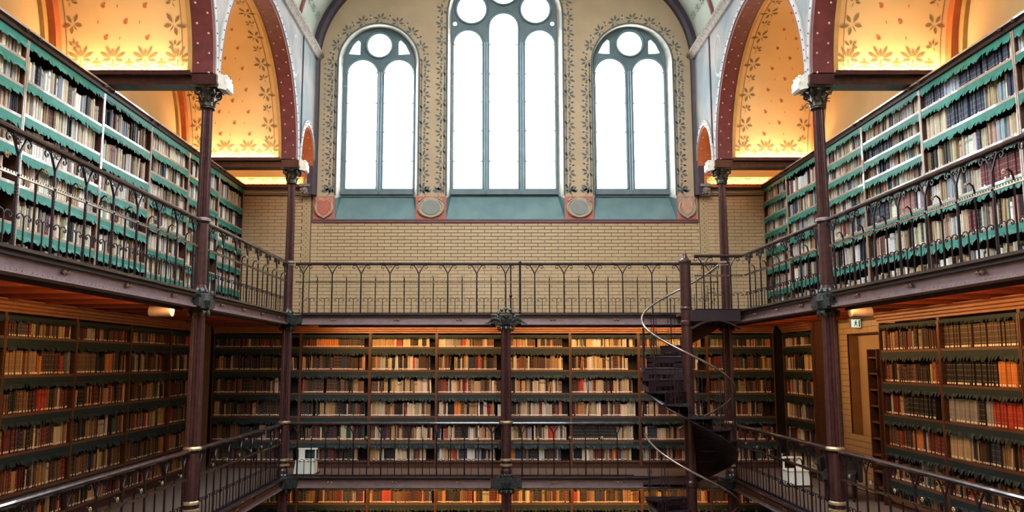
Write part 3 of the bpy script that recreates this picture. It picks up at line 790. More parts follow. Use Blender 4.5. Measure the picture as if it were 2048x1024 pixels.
while z + b2h < zr(.80):
    y = 12.1 - (b2w / 2 if r_ % 2 else 0)
    while y < 14.08:
        a, b_ = max(y, 12.1), min(y + b2w, 14.1)
        segs = [(a, b_)]
        if zr(-1.3) - b2h * .5 < z < zr(.51) - b2h * .5: segs = [(max(a, 13.78), b_)] if b_ > 13.79 else []
        for p, q in segs:
            if q - p > .03: obj('brick', MB().box(XB - .010, XB + .003, p + .004, q - .004, z + .004, z + b2h - .004), 'brickA', pier)
        y += b2w
    z += b2h; r_ += 1
struct(obj('trim_1', MB().box(LR + .01, LR + .05, 14.1, 14.66, LF, zr(.78)).box(LR - .01, LR + .02, 14.12, 14.17, LF, zr(.78)).box(LR - .01, LR + .02, 14.58, 14.64, LF, zr(.78)).box(LR - .015, LR + .02, 14.1, 14.66, LF, LF + .15), 'wood'))
struct(obj('wall_pier_left', MB().box(LL - .02, LL - .3, 15.52, 16.25, LF, zr(.8)), 'mortar'))

# ================================================================ BOOKCASES AND BOOKS
PAL = {'white': (.72, .70, .64), 'cream': (.60, .51, .37), 'tan': (.42, .28, .14), 'light brown': (.30, .18, .09), 'brown': (.15, .075, .04),
       'dark brown': (.06, .033, .024), 'black': (.014, .014, .017), 'navy': (.024, .035, .075), 'grey': (.27, .275, .28), 'blue-grey': (.33, .40, .47),
       'maroon': (.14, .02, .025), 'red': (.40, .045, .03), 'olive': (.17, .145, .06), 'dark green': (.028, .07, .05), 'orange': (.58, .20, .05), 'ochre': (.52, .33, .10), 'rose': (.42, .20, .17), 'beige': (.50, .39, .25)}
MIX_UP_L = [('white', 24), ('cream', 22), ('beige', 13), ('tan', 8), ('light brown', 6), ('brown', 7), ('grey', 5), ('blue-grey', 5), ('black', 9), ('dark brown', 5), ('navy', 4), ('maroon', 4), ('rose', 2)]
MIX_UP_R = [('white', 15), ('cream', 18), ('beige', 12), ('tan', 9), ('light brown', 7), ('brown', 6), ('grey', 7), ('blue-grey', 6), ('black', 8), ('navy', 8), ('maroon', 4), ('rose', 5)]
MIX_LOW = [('brown', 18), ('dark brown', 22), ('black', 16), ('maroon', 12), ('red', 4), ('tan', 8), ('light brown', 8), ('cream', 6), ('ochre', 3), ('navy', 6), ('dark green', 4), ('grey', 2), ('orange', 2)]
MIX_BACK = [('cream', 22), ('beige', 11), ('white', 9), ('tan', 9), ('brown', 9), ('dark brown', 13), ('black', 17), ('navy', 8), ('maroon', 6), ('red', 4), ('grey', 3), ('orange', 4), ('light brown', 5), ('blue-grey', 2)]
MIX_DARK = [('dark brown', 24), ('black', 22), ('brown', 14), ('maroon', 13), ('navy', 14), ('cream', 5), ('tan', 6), ('dark green', 5), ('red', 2)]
def pick(mix):
    t = R.random() * sum(q for _, q in mix)
    for n_, q in mix:
        t -= q
        if t <= 0: return n_
    return mix[-1][0]
BOOKS = []      # (matrix params, thickness, height, depth, lean, colour, name, style, label, info)
def fill_shelf(root_loc, rz, x0, x1, z, clear, mix, lab, info, runs=None, gapp=.12):
    x = x0 + .006; i = 0
    name = None; left = 0; seq = list(runs or [])
    cr, sr_ = math.cos(rz), math.sin(rz)
    total = x1 - x0
    hbase = min(clear * .80, .315)
    stop = x1 - (R.random() * .25 if R.random() < gapp else .01) if not mix in (MIX_BACK, MIX_DARK) else x1 - R.uniform(.02, .2)
    while True:
        if left <= 0:
            name = pick(mix); left = R.choice((1, 1, 1, 1, 1, 2, 2, 3, 5)); t0 = R.uniform(.014, .038); h0 = hbase * R.uniform(.78, 1.06); d0 = R.uniform(.15, .2)
            c0 = PAL[name]; k = R.uniform(.75, 1.2); c0 = tuple(min(q * k * R.uniform(.92, 1.08), .8) for q in c0); st = R.random(); one = left < 3
            if seq:
                fx = (x - x0) / total
                for (n_, fa, fb) in seq:
                    if fa <= fx < fb:
                        name = n_; c0 = PAL[n_]; left = 4; t0 = .038; h0 = hbase * 1.0; st = .8; one = False
        left -= 1
        t = t0 * (R.uniform(.8, 1.25) if one else R.uniform(.96, 1.04)); h = min(h0 * (R.uniform(.94, 1.05) if one else R.uniform(.985, 1.01)), clear * .93)
        if x + t > stop: break
        lean = 0.0
        r_ = R.random()
        if one and r_ < .07: lean = R.uniform(-.10, .10)
        adv = t + abs(math.sin(lean)) * h * 1.03 + .0015
        if x + adv > stop: break
        px = x + t / 2 + (abs(math.sin(lean)) * h * 1.03 if lean < 0 else 0)
        y = .026 + R.uniform(0, .03)
        wx, wy = root_loc[0] + px * cr - y * sr_, root_loc[1] + px * sr_ + y * cr
        kk = R.uniform(.80, 1.15); cc = tuple(q * kk * R.uniform(.95, 1.05) for q in c0)
        BOOKS.append(((wx, wy, root_loc[2] + z), rz, t, h, d0, lean, cc, name, st, 1.0 if R.random() < lab else 0.0, (info[0], info[1], i)))
        x += adv; i += 1
        if R.random() < .012: x += R.uniform(.02, .07)

def valance(w, zt, drop=.125):
    mb = MB(); n = max(4, int(w / .07)); tw = w / n
    for i in range(n):
        a, b_ = i * tw, (i + 1) * tw - .003
        d1, d2 = drop * R.uniform(.70, 1.0), drop * R.uniform(.78, 1.15)
        c1, c2 = R.uniform(-.02, .004), R.uniform(-.045, .0)
        m = (a + b_) / 2; dm = drop * R.uniform(.85, 1.2)
        zz = zt - drop * .55
        vs = [(a, -.006, zt), (b_ + .003, -.006, zt), (b_ + .003, -.008, zz), (m, -.012, zz), (a, -.008, zz), (a, -.008 + c1, zt - d1), (m, -.014 + c2 * .6, zt - dm), (b_, -.008 + c2, zt - d2)]
        mb.add(vs, [(0, 4, 3, 2, 1), (4, 5, 6, 3), (3, 6, 7, 2)])
    return mb
def bookcase(label, loc, rz, w, ztop, shelves, mix, lab, uid, depth=.30, pale=False, group=None, runs=None, cornice='plain', books_on=None, handle=False, drop=.125):
    """local axes: x along the front, y into the wall, z up from the floor"""
    t = thing('bookcase', label, 'bookcase', loc, rz, group)
    wd = ['wood', 'wood_sheen'] if pale else ['wood', 'wood_shelf']
    us = .03
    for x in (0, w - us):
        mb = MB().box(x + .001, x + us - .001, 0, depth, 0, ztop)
        mb.mi = 1; mb.box(x + us * .2, x + us * .8, -.012, 0, .05, ztop - .05)  # on pale cases this bead is a highlight put into the colour
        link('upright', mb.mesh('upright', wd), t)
    link('back_panel', MB().box(us, w - us, depth - .015, depth, 0, ztop).mesh('back_panel', 'black'), t)
    link('plinth', MB().box(us, w - us, .02, .05, 0, shelves[-1] - .025).mesh('plinth', 'wood'), t)
    cs = MB()
    if cornice == 'plain':
        cs.sweep([(0, 0), (-.03, .0), (-.045, .035), (-.07, .06), (-.07, .085), (depth, .085), (depth, 0)], [((.002, 0, ztop - .03), (0, 1, 0), (0, 0, 1)), ((w - .002, 0, ztop - .03), (0, 1, 0), (0, 0, 1))])
        cs.mi = 1; cs.box(.002, w - .002, -.078, -.07, ztop + .03, ztop + .055)
        cs.mi = 0
        for x in (.12, w - .12): cs.ball((x, -.065, ztop + .02), .028, 6)
        link('cornice', cs.mesh('cornice', wd), t)
    else:
        pr = [(0, 0), (-.015, .0), (-.015, .03), (-.04, .045), (-.04, .075), (-.07, .09), (-.07, .12), (-.12, .145), (-.12, .16), (.05, .16), (.05, 0)]
        cs.sweep(pr, [((.002, 0, ztop), (0, 1, 0), (0, 0, 1)), ((w - .002, 0, ztop), (0, 1, 0), (0, 0, 1))])
        link('cornice', cs.mesh('cornice', 'wood_cornice'), t)
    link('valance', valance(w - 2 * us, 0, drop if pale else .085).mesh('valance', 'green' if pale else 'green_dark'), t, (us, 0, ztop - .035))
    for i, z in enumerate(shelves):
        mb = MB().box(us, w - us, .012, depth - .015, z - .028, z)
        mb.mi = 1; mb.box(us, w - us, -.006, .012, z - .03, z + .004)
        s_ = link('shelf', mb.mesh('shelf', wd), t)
        if i < len(shelves) - 1:
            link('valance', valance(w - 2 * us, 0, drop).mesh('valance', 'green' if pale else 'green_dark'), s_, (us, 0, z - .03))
        top = (ztop - .03) if i == 0 else shelves[i - 1] - .03
        if books_on is None or i in books_on:
            fill_shelf(loc, rz, us, w - us, z + .0045, top - z, mix, lab, (uid, i), (runs or {}).get(i))
    if handle:
        hp = [(-.0, -.02 - .05 * math.sin(PI * k / 8), 2.0 + .2 * k / 8) for k in range(9)]
        link('grab_handle', MB().tube(hp, .008, 5).mesh('grab_handle', 'iron'), t)
    return t
ORD = ['first', 'second', 'third', 'fourth', 'fifth', 'sixth', 'seventh', 'eighth', 'ninth']
TOPU = 2.95
UL = [6.9, 8.68, 10.48, 12.0, 13.55, 15.08, 16.58]
ULS = [[2.655, 2.325, 1.955, 1.585, 1.135, .665, .12], [2.425, 2.0, 1.535, 1.125, .625, .12], [2.46, 1.94, 1.5, 1.1, .62, .12],
       [2.56, 2.17, 1.72, 1.32, .90, .5, .1], [2.50, 2.08, 1.66, 1.24, .82, .45, .1], [2.45, 2.0, 1.55, 1.1, .62, .12]]
for i in range(6):
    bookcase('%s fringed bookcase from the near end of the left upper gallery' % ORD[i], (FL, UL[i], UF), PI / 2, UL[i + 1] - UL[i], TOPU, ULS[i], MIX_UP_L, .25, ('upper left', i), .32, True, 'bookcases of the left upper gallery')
UR = [6.5, 8.42, 10.36, 12.05, 13.7, 15.25, 16.58]
URS = [[2.62, 2.15, 1.70, 1.22, .73, .12], [2.60, 2.145, 1.68, 1.20, .68, .12], [2.61, 2.30, 1.985, 1.67, 1.22, .70, .12],
       [2.60, 2.28, 1.96, 1.62, 1.2, .7, .12], [2.45, 2.0, 1.58, 1.18, .66, .12], [2.60, 2.25, 1.90, 1.52, 1.1, .6, .12]]
RUNS_R = {1: {0: [('navy', .0, .2), ('blue-grey', .2, .36), ('navy', .36, .95)], 1: [('cream', 0, .2), ('navy', .22, .6)], 3: [('maroon', .52, .95)]},
          2: {1: [('navy', 0, .4)], 2: [('navy', .2, .4)], 4: [('navy', 0, .3), ('rose', .5, .7)]}, 0: {0: [('navy', .6, 1)], 3: [('rose', .3, .95)]}}
for i in range(6):
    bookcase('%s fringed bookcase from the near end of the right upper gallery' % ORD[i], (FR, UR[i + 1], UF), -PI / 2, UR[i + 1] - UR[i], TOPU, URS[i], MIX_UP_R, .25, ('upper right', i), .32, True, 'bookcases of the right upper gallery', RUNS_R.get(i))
TOPL = 2.865
LOWS = [2.565, 2.07, 1.58, 1.09, .585, .155]
YLs = [7.75, 9.35, 10.97, 12.62, 14.2, 15.5]
for i in range(5):
    bookcase('%s dark wooden bookcase from the near end of the left lower gallery' % ORD[i], (LL, YLs[i], LF), PI / 2, YLs[i + 1] - YLs[i], TOPL, LOWS, MIX_LOW, .93, ('lower left', i), .30, False, 'bookcases of the left lower gallery', cornice='wood', runs={1: {1: [('light brown', 0, .35), ('dark brown', .5, .7)]}, 2: {1: [('brown', .0, .4)]}}.get(i), drop=.14)
LOWR = [2.425, 1.93, 1.43, .94, .435, .12]
YRs = [7.25, 8.88, 10.5, 12.12]
RUNS_LR = {1: {0: [('dark brown', 0, 1)], 1: [('black', 0, .68), ('orange', .68, .84), ('black', .84, 1)], 2: [('grey', 0, .38), ('black', .38, .46), ('grey', .46, .55), ('red', .55, 1)], 3: [('beige', 0, .3)]}, 2: {2: [('black', .35, .8)]}, 0: {1: [('brown', 0, .5)]}}
for i in range(3):
    bookcase('%s dark wooden bookcase from the near end of the right lower gallery' % ORD[i], (LR, YRs[i + 1], LF), -PI / 2, YRs[i + 1] - YRs[i], TOPL, LOWR, MIX_LOW, .93, ('lower right', i), .27, False, 'bookcases of the right lower gallery', RUNS_LR.get(i), cornice='wood', handle=(i == 2), drop=.14)
bookcase('narrow dark wooden bookcase in the right back corner of the lower gallery', (LR, 16.16, LF), -PI / 2, 1.49, TOPL, LOWS, MIX_BACK, .93, ('right corner', 0), .26, False, 'bookcases of the right lower gallery', cornice='wood', drop=.14)
XBs = [-6.04, -4.15, -2.65, -1.21, .27, 1.68, 3.16, 4.64, 6.09]
BM = [MIX_DARK, MIX_DARK, MIX_BACK, MIX_BACK, MIX_BACK, MIX_BACK, MIX_BACK, MIX_LOW]
WHERE = ['in the left corner', 'behind the white step stool', 'third from the left corner', 'just left of the middle column', 'just right of the middle column', 'second right of the middle column', 'behind the spiral stair', 'in the right corner']
for i in range(8):
    bookcase('dark wooden bookcase on the lower back wall, ' + WHERE[i], (XBs[i], YCASE, LF), 0, XBs[i + 1] - XBs[i], TOPL, LOWS, BM[i], .95, ('back', i), .30, False, 'bookcases of the back wall', cornice='wood', drop=.14,
             runs={1: {0: [('orange', .2, .45), ('dark brown', .45, .8)], 2: [('dark brown', .15, .5)]}, 2: {0: [('tan', 0, .25)]}, 5: {4: [('black', 0, .65)]}}.get(i))
for i in range(8):
    bookcase('dark ground floor bookcase, under the one ' + WHERE[i], (XBs[i], YCASE, GF), 0, XBs[i + 1] - XBs[i], TOPL, [2.475, 2.0, 1.5, 1.0, .5, .12], MIX_LOW, .95, ('ground', i), .30, False, 'bookcases of the ground floor', cornice='wood', books_on=(0, 1, 2), drop=.12)

# ---- books: the largest in the picture singly, the others as one mass
th = math.radians(6.5)
def to_px(p):
    X, Y, Z = p[0], p[1], p[2] - EYE
    d = Y * math.cos(th) + Z * math.sin(th); u = -Y * math.sin(th) + Z * math.cos(th)
    return 985 + 1500 * X / d, 554.1 - 1500 * u / d, d
def book_size(b_):
    (x, y, z), rz, t, h = b_[:4]
    px, py, d = to_px((x, y, z)); q1 = to_px((x + t * math.cos(rz), y + t * math.sin(rz), z)); q2 = to_px((x, y, z + h))
    if not (4 < px < 2044 and 4 < q2[1] and py < 1020): return 0
    return abs(q1[0] - px) * abs(q2[1] - py)
order = sorted(range(len(BOOKS)), key=lambda i: -book_size(BOOKS[i]))
SINGLE = set(order[:300])
def book_geo(t, h, d):
    g = t * .16
    ring = [(-t / 2, g), (-t / 5, 0), (t / 5, 0), (t / 2, g), (t / 2, d), (-t / 2, d)]
    vs = [(x, y, 0) for x, y in ring] + [(x, y, h) for x, y in ring]
    fs = [(0, 1, 7, 6), (1, 2, 8, 7), (2, 3, 9, 8), (3, 4, 10, 9), (5, 0, 6, 11), (6, 7, 8, 9, 10, 11)]
    us = [(0, .3), (.3, .7), (.7, 1)]
    return vs, fs, us
def book_mesh(items, name):
    vs, fs, col, sty, lab, uvs = [], [], [], [], [], []
    for (loc, rz, t, h, d, lean, c, nm, st, lb, info), place in items:
        v, f_, us = book_geo(t, h, d); o = len(vs)
        cl, sl_ = math.cos(lean), math.sin(lean); cr, sr_ = (math.cos(rz), math.sin(rz)) if place else (1, 0)
        base = loc if place else (0, 0, 0)
        lift = abs(sl_) * t / 2
        for x, y, z in v:
            x, z = x * cl + z * sl_, -x * sl_ + z * cl + lift
            vs.append((base[0] + x * cr - y * sr_, base[1] + x * sr_ + y * cr, base[2] + z))
        for k, q in enumerate(f_):
            fs.append(tuple(i + o for i in q))
            if k < 3:
                a, b_ = us[k]; uvs += [(a, 0), (b_, 0), (b_, 1), (a, 1)]; sty.append(st); lab.append(lb); col += [*c, 1]
            else:
                uvs += [(.5, .5)] * len(q); sty.append(0.0); lab.append(0.0)
                cc = c if k < 5 else (.42, .36, .27)
                col += [*cc, 1]
    me = bpy.data.meshes.new(name); me.from_pydata(vs, [], fs); me.materials.append(M['book'])
    a = me.attributes.new('col', 'FLOAT_COLOR', 'FACE'); a.data.foreach_set('color', col)
    a = me.attributes.new('sty', 'FLOAT', 'FACE'); a.data.foreach_set('value', sty)
    a = me.attributes.new('lab', 'FLOAT', 'FACE'); a.data.foreach_set('value', lab)
    uv = me.uv_layers.new(name='UVMap'); uv.data.foreach_set('uv', [q for p in uvs for q in p])
    me.update(); return me
def nth(n):
    n += 1
    return '%d%s' % (n, 'th' if 10 <= n % 100 <= 20 else {1: 'st', 2: 'nd', 3: 'rd'}.get(n % 10, 'th'))
SH = ['top', 'second', 'third', 'fourth', 'fifth', 'sixth', 'lowest']
for i in order[:300]:
    b_ = BOOKS[i]
    o = link('book', book_mesh([(b_, False)], 'book'), None, b_[0], b_[1])
    (case, k), sh, n_ = b_[10]
    size = 'tall ' if b_[3] > .33 else ('thick ' if b_[2] > .04 else ('thin ' if b_[2] < .022 else ''))
    lean = 'leaning ' if abs(b_[5]) > .01 else ''
    tag(o, '%s%s%s book, %s along the %s shelf of the %s %s bookcase' % (lean, size, b_[7], nth(n_), SH[sh], ORD[k], case), 'book', 'books on the %s bookcases' % case, 'thing')
bulk = link('shelved_books', book_mesh([(BOOKS[i], True) for i in order[300:]], 'shelved_books'))
tag(bulk, 'thousands of shelved books filling all the further bookcases', 'books', None, 'stuff')

# ================================================================ CAST IRON COLUMNS
def capital_parts(root, z0, z1, r):
    """acanthus capital between z0 and z1 in local coordinates"""
    h = z1 - z0
    bell = MB().lathe([(r * 1.15, z0 - .03), (r * 1.25, z0 - .015), (r * 1.0, z0), (r * 1.02, z0 + h * .4), (r * 1.35, z0 + h * .78), (r * 1.8, z0 + h * .86)], 20)
    cp = link('capital', bell.mesh('capital', 'bronze', smooth=True), root)
    for row, (n, zb, hh, rr) in enumerate(((8, z0 + .005, h * .42, r * 1.02), (8, z0 + h * .25, h * .50, r * 1.1))):
        lm = MB()
        for k in range(5):
            t = k / 4; wd = r * .42 * (1 - .55 * t ** 2)
            y = rr + r * (.12 + .75 * t ** 3); zz = zb + hh * (t if t < .8 else .8 + .05 * (t - .8))
            lm.v += [(-wd, y - .01, zz), (0, y + .012, zz), (wd, y - .01, zz)]
        lm.v += [(0, rr + r * 1.05, zb + hh * .68)]
        for k in range(4):
            a = k * 3; lm.f += [(a, a + 1, a + 4, a + 3), (a + 1, a + 2, a + 5, a + 4)]
        lm.f += [(12, 13, 15), (13, 14, 15)]; lm.m = [0] * len(lm.f)
        me = lm.mesh('acanthus_leaf', 'bronze')
        for k in range(n): link('acanthus_leaf', me, cp, (0, 0, 0), 2 * PI * (k + .5 * row) / n)
    vm = MB()
    sp_ = spiral((0, 0), r * .62, r * .08, PI * .55, PI * .55 - 4.2 * PI * .75, 16, 0, 0)
    vm.tube([(0, r * 1.75 + u, z0 + h * .70 + v) for u, v in sp_], [r * .2 - r * .1 * i / 16 for i in range(17)], 5)
    me = vm.mesh('volute', 'bronze')
    for k in range(4): link('volute', me, cp, (0, 0, 0), PI / 4 + k * PI / 2)
    ab = MB(); q = r * 2.15; pts = []
    for k in range(4):
        a = PI / 4 + k * PI / 2; b_ = a + PI / 2
        for t in (0, .08, .3, .5, .7, .92):
            x = q * 1.35 * ((1 - t) * math.cos(a) + t * math.cos(b_)); y = q * 1.35 * ((1 - t) * math.sin(a) + t * math.sin(b_))
            l = 1 - .16 * math.sin(PI * t); pts.append((x * l, y * l))
    n = len(pts)
    ab.add([(x, y, z1 - h * .12) for x, y in pts] + [(x * 1.04, y * 1.04, z1) for x, y in pts], [tuple(range(n - 1, -1, -1)), tuple(range(n, 2 * n))] + [(i, (i + 1) % n, n + (i + 1) % n, n + i) for i in range(n)])
    link('abacus', ab.mesh('abacus', 'bronze'), cp)
def bracket(root, z, sides, top=True):
    """cast junction that clasps the column where the girders meet; z is the gallery floor"""
    bm = MB().lathe([(.10, z - .30), (.125, z - .27), (.11, z - .24), (.15, z - .20), (.165, z - .10), (.145, z - .012)] + ([(.125, z + .0), (.128, z + .03), (.115, z + .05), (.10, z + .08)] if top else []), 8)
    for sx, sy in sides:      # flanges along the girders, on the nave side
        px, py = (-sy, sx)
        a0, a1 = .12, .30
        for (lo_, hi2, zz0, zz1) in ((.0, .22, z - .215, z - .02), (.22, .30, z - .19, z - .07)):
            vs = []
            for aa in (lo_, hi2):
                for o in (-.115, .115):
                    for zz in (zz0, zz1): vs.append((sx * aa + px * o, sy * aa + py * o, zz))
            bm.add(vs, [(0, 1, 3, 2), (4, 6, 7, 5), (0, 4, 5, 1), (2, 3, 7, 6), (0, 2, 6, 4), (1, 5, 7, 3)])
    o = link('bracket', bm.mesh('bracket', 'casting'), root)
    lf_ = MB()
    for k in range(8):
        a = 2 * PI * k / 8
        lf_.ball((.135 * math.cos(a), .135 * math.sin(a), z - .285), .035, 6, (1, 1, 1.5))
        if top: lf_.ball((.105 * math.cos(a + .4), .105 * math.sin(a + .4), z + .045), .022, 6)
    link('bracket_leaves', lf_.mesh('bracket_leaves', 'bronze'), o)
    return o
def column(label, x, y, sides, upper=True, nave=0):
    t = thing('column', label, 'column', (x, y, GF), 0, 'cast iron columns of the galleries')
    def shaft(nm, z0, z1, r0, r1, mt):
        n = 64
        mb = MB().lathe([(r0 * 1.0, z0), (r0, z0 + .02), (r1, z1)], n, flute=16, depth=.16)
        link(nm, mb.mesh(nm, mt), t)
    shaft('ground_shaft', GF + .3, LF - .25, .105, .095, 'iron_red')
    link('ground_base', MB().lathe([(.19, 0), (.19, .1), (.15, .14), (.16, .2), (.12, .26), (.11, .31)], 20).mesh('ground_base', 'iron_red'), t)
    bracket(t, LF, sides)
    link('lower_pedestal', MB().lathe([(.118, LF + .07), (.118, LF + .12), (.10, LF + .16), (.098, LF + 1.0)], 16).mesh('lower_pedestal', 'iron_red'), t)
    link('ring', MB().lathe([(.10, LF + 1.03), (.125, LF + 1.035), (.128, LF + 1.06), (.105, LF + 1.085)], 20).mesh('ring', 'brass'), t)
    rg = MB().lathe([(.10, LF + .30), (.125, LF + .31), (.12, LF + .34), (.10, LF + .355)], 20).lathe([(.10, LF + .20), (.128, LF + .21), (.126, LF + .24), (.10, LF + .25)], 20)
    link('base_rings', rg.mesh('base_rings', 'brass'), t)
    shaft('lower_shaft', LF + 1.08, UF - .26, .105, .095, 'iron_red')
    bracket(t, UF, sides, upper)
    if upper:
        link('upper_pedestal', MB().lathe([(.10, UF + .07), (.088, UF + .12), (.086, UF + 1.0)], 16).mesh('upper_pedestal', 'iron_red'), t)
        link('upper_ring', MB().lathe([(.085, UF + 1.03), (.112, UF + 1.035), (.112, UF + 1.065), (.088, UF + 1.085)], 20).mesh('upper_ring', 'girder'), t)
        shaft('upper_shaft', UF + 1.08, zr(3.70), .086, .074, 'iron_red')
        capital_parts(t, zr(3.68), zr(3.965), .088)
        link('impost', MB().box(-.19, .19, -.19, .19, zr(3.965), zr(4.0)).box(-.175, .175, -.175, .175, zr(4.0), zr(4.12)).mesh('impost', 'iron_red'), t)
        cs = MB(); s = nave
        pr = [(0, 4.13), (.06, 4.14), (.075, 4.12), (.11, 4.08), (.14, 4.0), (.145, 3.93), (.12, 3.90), (.06, 3.92), (0, 3.93)]
        cs.sweep([(a, b_) for a, b_ in pr], [((s * .176, -.12, EYE), (s, 0, 0), (0, 0, 1)), ((s * .176, .12, EYE), (s, 0, 0), (0, 0, 1))])
        for yy in (-.09, 0, .09):
            cs.ball((s * .30, yy, zr(4.02)), .042, 7, (.7, 1, 1.5)); cs.ball((s * .28, yy, zr(4.11)), .03, 6)
        link('carved_console', cs.mesh('carved_console', 'whitestone'), t)
    else:
        em = MB()
        for k in range(7):
            a = PI * k / 6
            em.ball((.17 * math.cos(a), -.13, UF - .06 + .16 * math.sin(a)), .038, 6, (1, .6, 1))
        em.ball((0, -.15, UF - .04), .06, 8, (1, .6, 1))
        for s2 in (-1, 1):
            em.tube([(s2 * (.12 + .3 * q), -.13, UF - .14 + .05 * math.sin(5 * q)) for q in [i / 8 for i in range(9)]], [.035 - .028 * i / 8 for i in range(9)], 5)
        link('rosette', em.mesh('rosette', 'casting'), t)
    return t
column('tall fluted iron column nearest on the left, leafy capital under the arches', XL, YA, [(0, 1), (0, -1)], True, 1)
column('tall fluted iron column nearest on the right, leafy capital under the arches', XR, YA, [(0, 1), (0, -1)], True, -1)
column('fluted iron column at the left back corner of the galleries', XL, YB2, [(1, 0), (0, -1)], True, 1)
column('fluted iron column at the right back corner, behind the spiral stair', XR, YB2, [(-1, 0), (0, -1)], True, -1)
column('fluted iron column in the middle of the back gallery, without a capital above', XC, YB2, [(1, 0), (-1, 0)], False)

# ================================================================ GIRDERS AND RAILINGS  (local x along, nave at -y)
def girder(label, A, rz, L, z, cross_):
    A = (A[0] + .305 * math.cos(rz), A[1] + .305 * math.sin(rz)); L = L - .61
    t = thing('girder', label, 'girder', (A[0], A[1], z - .21), rz, 'riveted gallery girders')
    link('web', MB().box(0, L, -.03, .03, .02, .19).mesh('web', 'girder'), t)
    link('top_flange', MB().box(0, L, -.105, .10, .19, .212).box(0, L, -.075, -.03, .150, .19).mesh('top_flange', 'girder_dark'), t)
    link('floor_edge', MB().box(0, L, -.115, -.095, .195, .225).mesh('floor_edge', 'rail'), t)
    link('bottom_flange', MB().box(0, L, -.09, .09, 0, .016).box(0, L, -.045, -.03, .016, .055).mesh('bottom_flange', 'girder'), t)
    rv = MB(); n = int(L / .075)
    for i in range(n):
        x = L * (i + .5) / n
        rv.ball((x, -.045, .036), .011, 5, (1, .7, 1)); rv.ball((x, -.075, .017), .010, 5, (1, 1, .6))
    tag(link('rivets', rv.mesh('rivets', 'rivet'), t), kind='stuff')
    m = max(2, int(round(L / 1.12)))
    bme_ = MB().ball((0, 0, 0), .024, 8, (1, .8, 1)).lathe([(.03, -.003), (.03, .003)], 8).mesh('bolt', 'rivet')
    for i in range(m):
        x = L * (i + .5) / m
        for dx in (-.034, .034): link('bolt', bme_, t, (x + dx, -.045, .105))
    if cross_:
        om = MB()
        for i in range(m):
            x = L * (i + .5) / m
            om.box(x - .006, x + .006, -.04, -.03, .06, .14)
            for s2 in (-1, 1): om.tube([(x + s2 * (.06 + .1 * q), -.035, .115 + .012 * math.sin(7 * q)) for q in [k / 5 for k in range(6)]], .006, 4)
        link('web_ornament', om.mesh('web_ornament', 'rivet'), t)
    return t
# shared ironwork meshes
def curl(mb, c, r0, r1, a0, a1, r, n=12, k=4):
    mb.tube([(u, 0, v) for u, v in spiral(c, r0, r1, a0, a1, n, 0, 0)], r, k)
def make_standard():
    mb = MB().tube([(0, 0, .004), (0, 0, .83)], [.015, .013], 6)
    for k in range(18): mb.ball((0, 0, .06 + .03 * k), .018, 5, (1, 1, .8))
    for s in (-1, 1):
        mb.tube([(0, 0, .825), (s * .045, 0, .915), (s * .10, 0, 1.0)], .0115, 5)
        curl(mb, (s * .142, .957), .046, .010, PI / 2 + s * .9, PI / 2 - s * 5.6, .0085, 14)
        curl(mb, (s * .028, .965), .026, .007, PI / 2 - s * .8, PI / 2 + s * 4.4, .0065, 10)
    mb.ball((0, 0, .66), .024, 6)
    return mb.mesh('standard', 'iron')
def make_spike():
    mb = MB().tube([(0, 0, .004), (0, 0, .70), (0, -.012, .755), (0, -.045, .785), (0, -.075, .765)], [.0105, .0105, .010, .009, .008], 5)
    return mb.mesh('spike', 'iron')
def make_rosette():
    mb = MB()
    for k in range(6):
        a = 2 * PI * k / 6; mb.ball((.018 * math.cos(a), -.085, .76 + .018 * math.sin(a)), .012, 5, (1, .6, 1))
    mb.ball((0, -.092, .76), .010, 5)
    return mb.mesh('rosette', 'brass')
def make_picket():
    mb = MB().tube([(0, 0, .004), (0, 0, .285)], .008, 4)
    for s in (-1, 1):
        pts = [(s * (.05 - .05 * math.cos(q)), 0, .285 + .05 * math.sin(q)) for q in [2.3 * i / 7 for i in range(8)]]
        mb.tube(pts, .007, 4)
        curl(mb, (s * .078, .298), .026, .006, PI / 2 - s * .7, PI / 2 - s * 5.6, .0068, 10)
    return mb.mesh('scroll_picket', 'iron')
ME = {'st': make_standard(), 'sp': make_spike(), 'ro': make_rosette(), 'pk': make_picket()}
HR = 1.03
